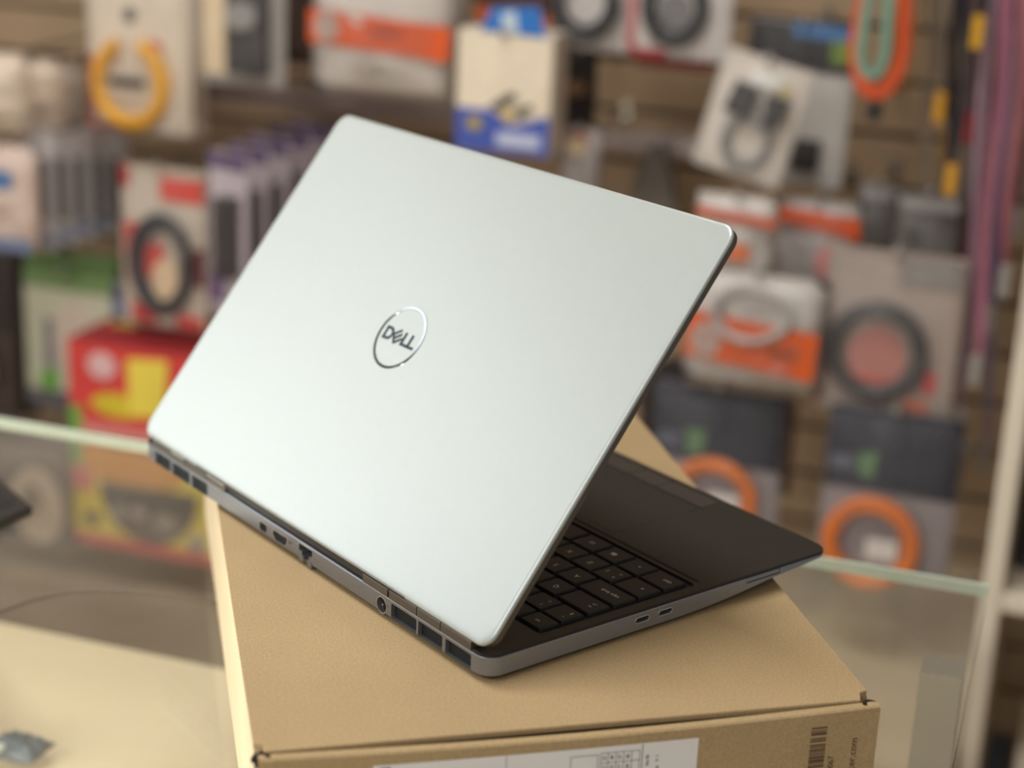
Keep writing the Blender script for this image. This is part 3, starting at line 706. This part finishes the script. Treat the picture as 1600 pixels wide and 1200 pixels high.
# two white cards with black coils
for (a, b, cu, cv, ru, r, n, lbl) in ((862, 984, 918, 0, 44, 0.0050, 2, 'white card with a black cable ring, left of the pair with red edges'), (986, 1146, 1058, 8, 42, 0.0042, 5, 'white card with a thick black cable coil, right of the pair with red edges')):
    i = Item('cable_pack', lbl, 'cable pack', a, -90, b, 78 if a < 900 else 92, 1.28, group=cable_grp)
    i.card(c_((208, 200, 196))); i.coil(cu, cv, ru, 52, r, n, M_blackcable, spread=.3)
    if a > 900:
        i.panel('red_border', 984, -80, 997, 84, c_((206, 110, 110))); i.panel('red_border', 990, 80, 1048, 92, c_((180, 36, 44))); i.disc('grey_print', 1058, 22, 26, 34, c_((120, 116, 116)))
    i.film(0.03)
i = Item('cable_pack', 'dark red card showing just below the two white cards', 'cable pack', 1000, -60, 1118, 108, 1.38); i.card(c_((120, 22, 26))); i.panel('header', 1004, -50, 1114, -20, c_((60, 20, 22)))
# earphone packs, tilted
i = Item('charger_pack', 'white packet with black header and blue corner, behind the tilted white card', 'charger pack', 1162, 34, 1334, 288, 1.34, tilt=2)
i.card(c_((212, 208, 202))); i.panel('black_header', 1164, 36, 1334, 108, c_((38, 34, 35))); i.panel('blue_print', 1232, 34, 1326, 56, c_((56, 120, 180)), y=-0.003); i.panel('green_print', 1294, 56, 1326, 92, c_((120, 150, 56)), y=-0.003)
i.poly('black_plug', [(1258, 214), (1298, 214), (1296, 262), (1250, 262)], c_(BLK), y=-0.002, th=0.012); i.film(0.025)
i = Item('charger_pack', 'tilted white card pack with two black plugs and a grey cable', 'charger pack', 1126, 92, 1268, 284, 1.24, tilt=13)
i.card(c_((222, 212, 202))); i.poly('plug', [(1160, 136), (1196, 142), (1192, 190), (1152, 184)], c_((44, 42, 42)), y=-0.003, th=0.014); i.poly('plug', [(1212, 142), (1248, 146), (1240, 188), (1216, 190)], c_((50, 48, 46)), y=-0.003, th=0.014)
i.coil(1200, 224, 34, 38, 0.0024, 3, M_greycable, spread=.2); i.panel('white_tag', 1180, 112, 1226, 134, c_((240, 240, 236), .2), y=-0.004); i.panel('gold_print', 1222, 124, 1246, 138, c_((206, 186, 130)), y=-0.004)
i.film(0.04)
# grey hanging plug on the bare wall
i = Item('cable_pack', 'small dark grey cable bundle hanging on the bare slats behind the lid', 'cable pack', 985, 226, 1070, 350, 1.42); i.poly('cable_bundle', [(1015, 226), (1035, 226), (1048, 262), (1070, 340), (985, 345), (1004, 262)], c_((104, 96, 88)), y=0.0, th=0.02); i.coil(1026, 290, 26, 40, 0.004, 3, mat('taupe_cable', (92, 84, 78), 0.5))
# horizontal display rail
rl = bxo('display_rail', at(322, 150, 1.44).x, at(716, 150, 1.44).x, 1.435, 1.45, at(520, 178, 1.44).z, at(520, 140, 1.44).z, mat('rail_metal', (132, 116, 112), 0.4, 0.3), None, 0.002)
tag(rl, 'flat mauve grey display rail across the slat wall under the orange banded bag', 'rail')
rl2 = bxo('display_rail', at(920, 220, 1.45).x, at(1130, 220, 1.45).x, 1.44, 1.455, at(1010, 238, 1.45).z, at(1010, 206, 1.45).z, mat('rail_pale', (176, 166, 164), 0.4, 0.2), None, 0.002)
tag(rl2, 'pale grey display rail on the bare slats right of the blue and white box', 'rail')
# silicone straps and lanyards
def loop_strap(name, label, cat, u0, u1, vb, y, wpx, m, vt=-160, group=None, tail=0):
    c, w_, h_ = span(u0, vt, u1, vb, y); e = thing(name, label, cat, c, 0, group)
    k = w_/(u1-u0); tw = wpx*k; r = w_/2-tw/2; pts = [(-r*0.5, 0, 0)]
    N = 18
    for j in range(N+1):
        a = PI + PI*j/N; pts.append((r*math.cos(a), 0, -h_+tw/2+r*2.2+r*2.2*math.sin(a)))
    pts.append((r*0.5, 0, 0))
    bm = bmesh.new(); L = []
    for j, p in enumerate(pts):
        a = Vector(pts[max(j-1, 0)]); b = Vector(pts[min(j+1, len(pts)-1)]); t = (b-a).normalized(); nn = Vector((t.z, 0, -t.x))
        P = Vector(p); L.append([P+nn*tw/2+Vector((0, -.003, 0)), P-nn*tw/2+Vector((0, -.003, 0)), P-nn*tw/2+Vector((0, .003, 0)), P+nn*tw/2+Vector((0, .003, 0))])
    V = [[bm.verts.new(q) for q in r_] for r_ in L]
    for a, b in zip(V, V[1:]):
        for q in range(4): bm.faces.new((a[q], a[(q+1) % 4], b[(q+1) % 4], b[q]))
    bm.faces.new(V[0]); bm.faces.new(V[-1][::-1])
    obj('band', bm, m, e)
    bxo('buckle', -r*0.5-tw*.6, r*0.5+tw*.6, -0.006, 0.004, -0.012, 0.006, c_(BLK), e)
    hook(Vector((c.x, y-0.01, c.z+0.004)), label)
    return e
loop_strap('wrist_strap', 'pale teal rubber strap loop hanging in front of the orange one', 'strap', 1346, 1402, 126, 1.20, 15, mat('teal_rubber', (112, 150, 132), 0.5))
loop_strap('wrist_strap', 'orange rubber strap loop hanging behind the teal one', 'strap', 1334, 1432, 158, 1.28, 24, mat('orange_rubber', (216, 84, 34), 0.5))
loop_strap('wrist_strap', 'thin olive strap loop right of the orange one', 'strap', 1398, 1446, 150, 1.36, 8, mat('olive_rubber', (120, 92, 40), 0.5))
i = Item('pendrive', 'small dark green stick hanging under the orange strap', 'pendrive', 1357, 130, 1377, 190, 1.32, hk=False); i.block(c_((22, 48, 56)), 0.008, 'stick', 0.002); i.panel('cap', 1358, 170, 1376, 188, c_((16, 34, 40)), y=0, th=0.001)
hook(Vector((i.c.x, 1.31, i.c.z)), 'small dark green stick')
def lanyard(ut, ub, vb, y, wpx, rgb, label, clip=(150, 146, 140), vt=-140):
    p0 = at(ut, vt, y); p1 = at(ub, vb, y); e = thing('lanyard', label, 'lanyard', p0, 0, 'lanyards hanging at the right end of the wall')
    k = (at(ut+10, 300, y).x-at(ut, 300, y).x)/10; tw = wpx*k; m = mat('ribbon_%d_%d_%d' % rgb, rgb, 0.7, var=0.1, scale=60)
    dlt = p1-p0
    for sgn in (-1, 1):
        bm = bmesh.new(); V = []
        for j in range(13):
            q = j/12; off = sgn*tw*(0.62*math.sin(PI*min(q*1.0, 1))**0.6+0.02) + 0.003*math.sin(q*9+ut)
            tws = 0.5*math.sin(q*3+ut*.1+sgn); cx = dlt.x*q+off; cz = dlt.z*q
            hx, hy = tw/2*math.cos(tws), tw/2*math.sin(tws)
            V.append([bm.verts.new((cx-hx, -hy-.0006, cz)), bm.verts.new((cx+hx, hy-.0006, cz)), bm.verts.new((cx+hx, hy+.0006, cz)), bm.verts.new((cx-hx, -hy+.0006, cz))])
        for a, b in zip(V, V[1:]):
            for q in range(4): bm.faces.new((a[q], a[(q+1) % 4], b[(q+1) % 4], b[q]))
        bm.faces.new(V[0]); bm.faces.new(V[-1][::-1])
        obj('ribbon', bm, m, e)
    bm = bmesh.new(); box(bm, dlt.x-.006, dlt.x+.006, -.004, .004, dlt.z-.03, dlt.z+.004, .001); obj('clip', bm, c_(clip), e)
    hook(Vector((p0.x, y-0.01, p0.z+0.002)), label)
lanyard(1516, 1488, 262, 1.20, 13, (28, 24, 34), 'black lanyard nearest the pale teal strap, with a yellow clip', (206, 150, 40))
lanyard(1545, 1530, 30, 1.16, 10, (36, 28, 30), 'short black lanyard with a yellow tip at the top edge', (200, 150, 20), vt=-200)
lanyard(1482, 1470, 150, 1.30, 8, (110, 98, 84), 'thin taupe lanyard ending in a bright yellow clip', (222, 160, 40))
lanyard(1500, 1482, 210, 1.34, 8, (70, 56, 50), 'thin brown lanyard ending in a dull yellow clip', (170, 126, 50))
lanyard(1540, 1518, 180, 1.24, 9, (90, 60, 60), 'thin reddish brown lanyard with a red clip', (150, 30, 40))
lanyard(1566, 1500, 640, 1.18, 10, (142, 116, 130), 'long dusty mauve lanyard, leftmost of the pink bunch')
lanyard(1582, 1526, 560, 1.16, 10, (156, 96, 116), 'long rose pink lanyard in the middle of the pink bunch')
lanyard(1596, 1548, 480, 1.20, 9, (98, 78, 108), 'long violet lanyard right of the rose pink one')
lanyard(1612, 1572, 420, 1.15, 9, (150, 88, 96), 'salmon red lanyard near the right border')
lanyard(1574, 1492, 560, 1.26, 9, (88, 40, 50), 'maroon lanyard hanging behind the mauve one')
lanyard(1622, 1590, 330, 1.22, 10, (116, 92, 88), 'taupe pink lanyard at the right border')
lanyard(1462, 1448, 330, 1.33, 9, (122, 108, 92), 'thin beige grey lanyard, leftmost of all, beside the olive strap')
lanyard(1530, 1502, 420, 1.30, 10, (96, 84, 76), 'dull brown lanyard hanging behind the black one')
lanyard(1556, 1520, 380, 1.32, 10, (132, 118, 120), 'grey pink lanyard hanging behind the violet one')
lanyard(1588, 1540, 700, 1.28, 11, (128, 112, 122), 'greyish mauve lanyard, longest of the pink bunch')

# middle row, left --------------------------------------------------------
for k, (u0, v0, u1, v1, y, lbl) in enumerate(((-60, 80, 48, 210, 1.16, 'puffy white bag at the left border, upper left of the three'), (20, 92, 100, 232, 1.255, 'puffy white bag in the middle of the three at the left'), (66, 100, 128, 250, 1.35, 'puffy greyish white bag, right of the three at the left'))):
    i = Item('padded_bag', lbl, 'bag', u0, v0, u1, v1, y, group='puffy white bags at the left'); i.body(c_((216, 198, 180) if k < 2 else (176, 164, 152), 0.35), 0.07); i.panel('seal', u0+6, v0+2, u1-6, v0+12, c_((190, 176, 162)), y=-0.006, th=0.002)
i = Item('charger_pack', 'pinkish white packet with blue header at the left border', 'charger pack', -50, 225, 62, 388, 1.12); i.body(c_((210, 188, 176), 0.4), 0.035); i.panel('blue_label', -46, 262, 33, 286, c_((66, 120, 180)), y=-0.02, th=0.002); i.panel('blue_label', -40, 366, 56, 386, c_((110, 122, 150)), y=-0.012, th=0.002)
nm_ = ['first', 'second', 'third', 'fourth', 'fifth']
for k in range(5):
    u0 = 58+28*k; y = 1.16+0.065*k
    i = Item('charger_pack', 'grey white blister with a black plug, %s from the left in its row' % nm_[k], 'charger pack', u0-18, 205-4*k, u0+34, 388-9*k, y, group='row of grey white blisters', hk=(k == 0), rz=math.radians(-12))
    i.card(c_((204, 196, 194))); i.panel('plug', u0+4, 246, u0+18, 340, c_((52, 44, 48)), y=-0.002, th=0.012); i.panel('blue_print', u0-16, 362-9*k, u0+32, 380-9*k, c_((120, 134, 164)))
    i.film(0.03)
# red blister with black coil
i = Item('cable_pack', 'red and cream blister with a black oval coil, left of the purple packs', 'cable pack', 192, 262, 322, 510, 1.18)
i.card(c_((206, 192, 176))); i.panel('red_print', 193, 264, 206, 296, c_(RED)); i.panel('red_header', 254, 276, 320, 312, c_((222, 66, 48))); i.poly('red_print', [(196, 350), (232, 350), (262, 392), (236, 436), (200, 440)], c_((212, 70, 60))); i.poly('red_print', [(206, 476), (240, 476), (244, 506), (206, 506)], c_((206, 52, 46))); i.poly('red_print', [(276, 484), (318, 490), (316, 508), (276, 508)], c_((214, 66, 56))); i.panel('maroon_print', 304, 380, 320, 440, c_((110, 24, 34)))
i.panel('grey_print', 216, 352, 250, 378, c_((180, 174, 172)), y=-0.003); i.coil(258, 408, 40, 66, 0.0052, 4, M_blackcable, spread=.24); i.disc('cream_plug', 266, 432, 20, 32, c_((226, 196, 160)), y=-0.004, th=0.01); i.disc('cream_print', 218, 460, 13, 16, c_((228, 200, 178)), y=-0.003)
i.film(0.045)
# purple packs in a row
for k in range(5):
    u0 = 320+32*k; v0 = 238-12*k; y = 1.14+0.07*k
    i = Item('charger_pack', 'lavender white pack with purple header, %s from the left behind the lid' % nm_[k], 'charger pack', u0, v0, u0+76, v0+255-12*k, y, group='row of purple headed packs', hk=(k == 0), rz=math.radians(-18))
    i.card(c_((200, 186, 192))); i.panel('purple_header', u0+2, v0+1, u0+74, v0+26, c_((92, 62, 112))); i.panel('black_charger', u0+30, v0+66, u0+62, v0+190, c_((58, 48, 50)), y=-0.002, th=0.02); i.panel('purple_print', u0+4, v0+190, u0+30, v0+236, c_((104, 66, 122)))
    i.film(0.035)
# green and white headphone box
i = Item('headphone_box', 'green topped white box with a round picture, left of the red box', 'box', 40, 426, 182, 644, 1.26)
i.block(c_((88, 96, 92)), 0.07); i.panel('green_print', 44, 428, 180, 452, c_((112, 140, 86)), y=-0.0002, th=0.0014); i.panel('white_print', 42, 454, 180, 640, c_((186, 184, 160)), y=-0.0002, th=0.001); i.disc('round_picture', 122, 528, 36, 58, c_((196, 180, 164)), y=-0.0013, th=0.0012); i.panel('grey_print', 72, 500, 86, 580, c_((120, 112, 120)), y=-0.0013); i.panel('grey_print', 152, 500, 166, 580, c_((120, 112, 120)), y=-0.0013); i.disc('green_print', 77, 596, 15, 16, c_((100, 160, 50)), y=-0.0014); i.panel('dark_footer', 44, 612, 180, 642, c_((92, 88, 92)), y=-0.0014)
i.panel('green_top', 44, 404, 184, 428, c_((84, 112, 62)), y=0.03, th=0.03)
i = Item('cable_pack', 'small navy and yellow packet above the red and yellow box', 'cable pack', 176, 446, 216, 532, 1.22); i.card(c_((52, 62, 92))); i.panel('yellow_print', 178, 502, 214, 530, c_((186, 172, 60)))
i.panel('pale_print', 182, 470, 206, 490, c_((110, 122, 150)))
# camera bag at left edge
i = Item('camera_bag', 'black and brown bag at the left border beside the green topped box', 'bag', -70, 320, 56, 640, 1.30); i.body(c_((58, 48, 44)), 0.09); i.disc('orange_badge', 2, 430, 12, 17, c_((226, 150, 80)), y=-0.05, th=0.004); i.disc('grey_badge', 8, 556, 14, 26, c_((130, 124, 122)), y=-0.05, th=0.004); i.panel('pocket', -60, 500, 50, 630, c_((70, 56, 50)), y=-0.03, th=0.012)
i = Item('pouch', 'dark brown pouch between the bag and the green topped box', 'pouch', 46, 360, 112, 470, 1.40); i.body(c_((72, 54, 46)), 0.03); i.disc('orange_print', 92, 396, 12, 12, c_((120, 74, 44)), y=-0.016, th=0.002)
# low ledge along the wall
zL = at(220, 888, 1.2).z
lg = bxo('display_ledge', -2.6, at(520, 900, 1.2).x, 1.12, 1.49, zL-0.16, zL, mat('ledge_brown', (150, 132, 112), 0.5, var=0.06, scale=5)); tag(lg, 'low brown ledge under the red and yellow box', 'ledge')
bxo('kick_board', -2.6, at(520, 900, 1.2).x, 1.16, 1.46, 0.0, zL-0.16, mat('kick_brown', (120, 104, 88), 0.6), lg)
# red and yellow headphone box
i = Item('headphone_box', 'red and yellow box with a big black disc, behind the glass edge', 'box', 112, 548, 372, 868, 1.14, hk=False)
i.block(c_((150, 34, 40)), 0.10); yb = -0.0002
def pn(*a, **k): return i.panel(*a, y=yb, **k)
pn('red_print', 113, 550, 371, 720, c_((204, 62, 58))); i.disc('white_print', 166, 582, 22, 20, c_((214, 176, 176)), y=-0.0015); i.poly('yellow_print', [(206, 566), (268, 560), (262, 650), (208, 652)], c_((226, 204, 78)), y=-0.0016); i.disc('yellow_print', 190, 640, 42, 18, c_((206, 184, 46)), y=-0.0015); i.panel('pink_print', 130, 672, 368, 706, c_((206, 130, 124)), y=-0.0015)
pn('yellow_print', 113, 722, 371, 850, c_((222, 196, 60))); i.disc('orange_print', 212, 728, 82, 38, c_((206, 136, 40)), y=-0.0015); i.poly('black_picture', [(158, 762)] + [(234+76*math.cos(math.radians(a)), 768+82*math.sin(math.radians(a))) for a in range(180, -1, -15)] + [(310, 760)], c_((64, 58, 56)), y=-0.0020)
i.disc('grey_picture', 186, 806, 10, 12, c_((150, 146, 142)), y=-0.0034); i.disc('grey_picture', 218, 802, 14, 10, c_((160, 140, 146)), y=-0.0034); i.disc('grey_picture', 260, 810, 18, 14, c_((140, 134, 130)), y=-0.0034); i.disc('black_print', 143, 824, 13, 11, c_((80, 70, 56)), y=-0.0018); i.disc('grey_print', 308, 836, 14, 14, c_((150, 144, 134)), y=-0.0018)
pn('red_footer', 113, 850, 371, 867, c_((206, 72, 76))); i.panel('green_print', 113, 650, 132, 742, c_((110, 160, 70)), y=-0.0018); i.panel('pink_corner', 113, 744, 146, 780, c_((206, 96, 90)), y=-0.0019)
# dark disc package
i = Item('disc_pack', 'dark square package with a beige ring at the left, behind the glass', 'disc pack', -60, 676, 108, 846, 1.13, hk=False)
i.block(c_((76, 70, 70)), 0.05); i.disc('beige_ring', 58, 782, 42, 58, c_((190, 170, 150)), y=-0.0002); i.disc('grey_hub', 50, 770, 16, 20, c_((110, 98, 88)), y=-0.0016); i.panel('grey_print', -50, 690, 100, 712, c_((104, 98, 98)), y=-0.0002)

# right side ---------------------------------------------------------------
i = Item('cable_bag', 'white and orange bag right behind the lid corner', 'cable bag', 1086, 304, 1214, 446, 1.20); i.body(c_((206, 198, 190), .3), 0.03); i.poly('orange_band', [(1090, 322), (1214, 330), (1214, 346), (1092, 338)], c_((206, 96, 60)), y=-0.017, th=0.002); i.poly('orange_print', [(1128, 372), (1178, 376), (1176, 402), (1130, 400)], c_((226, 122, 72)), y=-0.017, th=0.002); i.film(0.05)
i = Item('cable_bag', 'grey film bag with orange header and pink print, right of lid corner', 'cable bag', 1206, 312, 1346, 480, 1.27); i.body(c_((176, 168, 164), .25), 0.035); i.poly('orange_header', [(1210, 322), (1340, 330), (1344, 364), (1210, 344)], c_(ORG), y=-0.017, th=0.002); i.disc('pink_print', 1304, 402, 26, 26, c_((220, 140, 136)), y=-0.019, th=0.002); i.film(0.05)
i = Item('cable_bag', 'white cable bag with broad orange band under the lid corner bags', 'cable bag', 1072, 428, 1290, 606, 1.15); i.body(c_((204, 198, 192), .3), 0.045)
i.coil(1180, 480, 56, 40, 0.0035, 4, mat('pale_grey_cable', (176, 170, 166), .4), y=-0.026); i.poly('orange_band', [(1080, 484), (1286, 500), (1282, 574), (1080, 556)], c_((214, 86, 14)), y=-0.027, th=0.002); i.disc('round_print', 1112, 528, 25, 28, c_((180, 150, 140)), y=-0.029, th=0.001); i.panel('dark_print', 1210, 528, 1254, 542, c_((150, 66, 20)), y=-0.029, th=0.001); i.disc('pink_print', 1228, 562, 12, 11, c_((206, 124, 110)), y=-0.029, th=0.001); i.film(0.075)
for k, (a, b, c2, d2, y) in enumerate(((1336, 284, 1400, 420, 1.36), (1392, 300, 1504, 470, 1.30))):
    i = Item('charger_pack', ('grey film packet right of the orange headed bag', 'grey film packet above the black coil bag')[k], 'charger pack', a, b, c2, d2, y); i.body(c_((128, 122, 118) if k == 0 else (112, 106, 102), .25), 0.03); i.panel('label_sticker', a+10, b+8, c2-10, b+24, c_((160, 154, 150)), y=-0.016, th=0.001); i.film(0.05)
i = Item('cable_pack', 'clear bag holding a round black cable coil over a reddish card', 'cable pack', 1284, 392, 1500, 652, 1.16)
i.card(c_((176, 160, 150))); i.disc('red_picture', 1375, 560, 46, 50, c_((196, 130, 120))); i.poly('red_print', [(1330, 590), (1420, 590), (1400, 622), (1340, 620)], c_((206, 100, 84)), y=-0.003); i.panel('red_print', 1452, 572, 1472, 606, c_((216, 90, 90))); i.panel('red_print', 1284, 560, 1294, 640, c_((196, 96, 88))); i.poly('orange_print', [(1425, 616), (1464, 622), (1462, 644), (1430, 640)], c_((226, 130, 100)))
i.panel('grey_header', 1400, 400, 1496, 440, c_((150, 144, 140))); i.coil(1375, 548, 70, 66, 0.0052, 5, mat('charcoal_cable', (70, 66, 66), .35), spread=.16); i.film(0.05)
for k, (a, b, c2, d2, y, cu, cv) in enumerate(((1018, 604, 1222, 830, 1.17, 1122, 772), (1284, 640, 1496, 902, 1.13, 1372, 846))):
    i = Item('cable_pack', ('navy headed bag with an orange coil, behind the palm rest', 'navy headed bag with an orange coil, right of the laptop corner')[k], 'cable pack', a, b, c2, d2, y, group=cable_grp)
    i.card(c_((150, 142, 144))); i.panel('navy_header', a+1, b+1, c2-1, b+(118 if k == 0 else 128), c_(NAVY)); i.poly('green_leaf', [(a+52, b+72), (a+84, b+66), (a+80, b+104), (a+56, b+108)], c_((96, 130, 90)), y=-0.003)
    i.panel('grey_print', a+8, b+78, a+46, b+100, c_((92, 94, 108)), y=-0.003)
    i.coil(cu, cv, 58 if k == 0 else 64, 52 if k == 0 else 60, 0.0052, 4, M_orangecable, spread=.22); i.panel('white_label', cu-6, cv-12, cu+44, cv+20, c_((226, 218, 212)), y=-0.018, th=0.002); i.film(0.045)
i = Item('price_tag', 'white price tag beside the right navy headed bag', 'tag', 1458, 824, 1484, 888, 1.20, hk=False); i.card(c_((214, 206, 200))); hook(Vector((i.c.x, 1.19, i.c.z-.002)), 'white price tag')
i = Item('pouch', 'black slim pouch behind the laptop lid, left of the navy bag', 'pouch', 1000, 560, 1070, 700, 1.34); i.body(c_((40, 34, 34)), 0.03); i.panel('flap', 1006, 566, 1064, 590, c_((30, 26, 26)), y=-0.012, th=0.004)
i = Item('pouch', 'brown slim pouch between the two navy headed bags', 'pouch', 1196, 620, 1240, 770, 1.36); i.body(c_((98, 74, 62)), 0.025); i.panel('flap', 1200, 626, 1236, 650, c_((60, 44, 38)), y=-0.012, th=0.004)
# tan cabinet under the wall at right
zc_ = at(1500, 912, 1.40).z
cb = thing('storage_cabinet', 'low tan cabinet under the wall, right of the cardboard box', 'cabinet', (at(1250, 900, 1.2).x, 1.2, 0.0))
M_tan = mat('cabinet_tan', (190, 172, 142), 0.5, var=0.05, scale=4)
x0 = at(1120, 900, 1.2).x - cb.location.x; x1 = at(1537, 908, 1.0).x - cb.location.x - 0.004
bxo('worktop', x0, x1, -0.30, 0.27, zc_-0.025, zc_, M_tan, cb, 0.002); bxo('body', x0+.01, x1-.01, -0.27, 0.26, 0.0, zc_-0.025, M_tan, cb)
for k in range(2):
    a = x0+.02+k*(x1-x0-.03)/2; dr = bxo('door', a, a+(x1-x0-.05)/2, -0.288, -0.271, 0.04, zc_-0.04, mat('cabinet_door', (168, 150, 122), .45), cb, 0.002)
    bxo('handle', a+.02, a+.03, -0.30, -0.288, zc_-0.2, zc_-0.1, M_frame, dr)
# white shelf rack at the right border
yr = 1.0
sr = thing('shelf_rack', 'white shelf rack with a post at the right border', 'shelf', (at(1560, 900, yr).x, yr, 0.0))
M_wh = mat('rack_white', (224, 214, 196), 0.45); ox = sr.location.x
px0 = at(1537, 908, yr).x-ox; px1 = at(1569, 902, yr).x-ox
bxo('post', px0, px1, -0.012, 0.025, 0.0, 2.0, M_wh, sr, 0.002)
bxo('post', px0+0.55, px1+0.55, -0.012, 0.025, 0.0, 2.0, M_wh, sr, 0.002)
zt = at(1585, 925, yr).z
for zz in (zt, zt+0.45, zt-0.42): bxo('shelf_board', px1, px0+0.55, -0.010, 0.36, zz-0.020, zz, M_wh, sr, 0.002)
bxo('side_panel', px1-0.004, px1+0.003, 0.02, 0.36, 0.0, 2.0, mat('rack_side', (150, 128, 104), .6), sr)
i = Item('monitor', 'black screened box standing on the white rack shelf', 'monitor', 1578, 600, 1700, 898, 1.06, hk=False)
i.block(c_((60, 66, 68)), 0.10, 'housing', 0.004); i.panel('screen', 1586, 612, 1692, 880, mat('rack_screen', (6, 6, 8), .3), y=-0.0002)
dz = zt-(i.c.z-i.h); i.e.location.z += dz + 0.001; i.e.location.x = ox + px1 + 0.006 + i.w/2
zlow = zt-0.42
i = Item('parcel', 'grey blue box at the foot of the white rack', 'box', 1548, 1080, 1590, 1300, 1.05, hk=False); i.e.location.z = zlow+i.h; i.e.location.x = ox + px1 + 0.006 + i.w/2; xb = i.e.location.x + i.w/2; i.block(c_((92, 104, 124)), 0.12); i.panel('lid_band', 1549, 1082, 1589, 1110, c_((110, 120, 136)), y=-0.0002)
i = Item('parcel', 'pale cream box with a grey label on the lower rack shelf', 'box', 1592, 1010, 1700, 1300, 1.04, hk=False); i.e.location.z = zlow+i.h; i.e.location.x = xb + 0.004 + i.w/2; i.block(c_((216, 206, 184)), 0.14); i.panel('grey_label', 1598, 1080, 1690, 1092, c_((150, 144, 150)), y=-0.0002); i.panel('white_band', 1594, 1016, 1698, 1050, c_((222, 212, 204)), y=-0.0002)

# things on the glass ------------------------------------------------------
def gl(u_, v_, z=0.95):
    d = ROT @ Vector(((u_-800)/FPX, -(v_-600)/FPX, -1)); return CAM + d*((z-CAM.z)/d.z)
tip = gl(52, 806); a1 = gl(-10, 752); a2 = gl(-20, 838)
e = thing('tablet_case', 'black flat case corner poking in at the left border over the glass', 'case', (tip.x, tip.y, 0.95))
pts = [(0, 0), ((a1-tip).x*2.2, (a1-tip).y*2.2), ((a1-tip).x*2.2+(a2-tip).x*2.2, (a1-tip).y*2.2+(a2-tip).y*2.2), ((a2-tip).x*2.2, (a2-tip).y*2.2)]
bm = bmesh.new(); rings(bm, [[(x, y, z) for x, y in pts] for z in (0.0005, 0.007)]); bmesh.ops.bevel(bm, geom=list(bm.edges), offset=0.0012, segments=2, affect='EDGES')
obj('shell', bm, mat('case_black', (44, 43, 42), 0.5), e)
cx_, cy_ = pts[2][0]/2, pts[2][1]/2
bm = bmesh.new(); rings(bm, [[(cx_+(x-cx_)*.8, cy_+(y-cy_)*.8, z) for x, y in pts] for z in (0.0068, 0.0075)]); obj('cover_pad', bm, mat('pad_black', (34, 33, 33), 0.6), e)
pts = [gl(*p) for p in ((-60, 1000), (0, 958), (50, 939), (100, 928), (160, 924), (230, 928), (300, 936), (345, 948))]
cen = gl(150, 924)
bm = bmesh.new(); tube(bm, [p-cen+Vector((0, 0, 0.0015)) for p in pts], lambda t: 0.0011*(1-t*0.55), 8)
e = obj('thin_cable', bm, mat('cable_taupe', (110, 100, 92), 0.5), None, smooth=True); e.location = cen; tag(e, 'thin dark cable lying in an arc on the glass, left of the box', 'cable')

p = gl(34, 1196, 0.79)
e = thing('cable_pack', 'crumpled slate packet with a painted white glow under the glass at the lower left corner', 'cable pack', (p.x, p.y, 0.782))
bm = pillow_bm(0.040, 0.03, 0.016, seed=5); bmesh.ops.transform(bm, matrix=Matrix.Translation((-0.012, 0.03, 0.011)) @ Matrix.Rotation(-PI/2, 4, 'X'), verts=bm.verts)
obj('bag', bm, c_((92, 104, 116), 0.3), e, smooth=True)
bm = bmesh.new(); box(bm, -0.040, -0.016, -0.016, 0.006, 0.014, 0.0180, 0.001); obj('white_glow_patch', bm, c_((240, 244, 242), 0.3), e)  # whitish glow put in as a pale patch on the packet
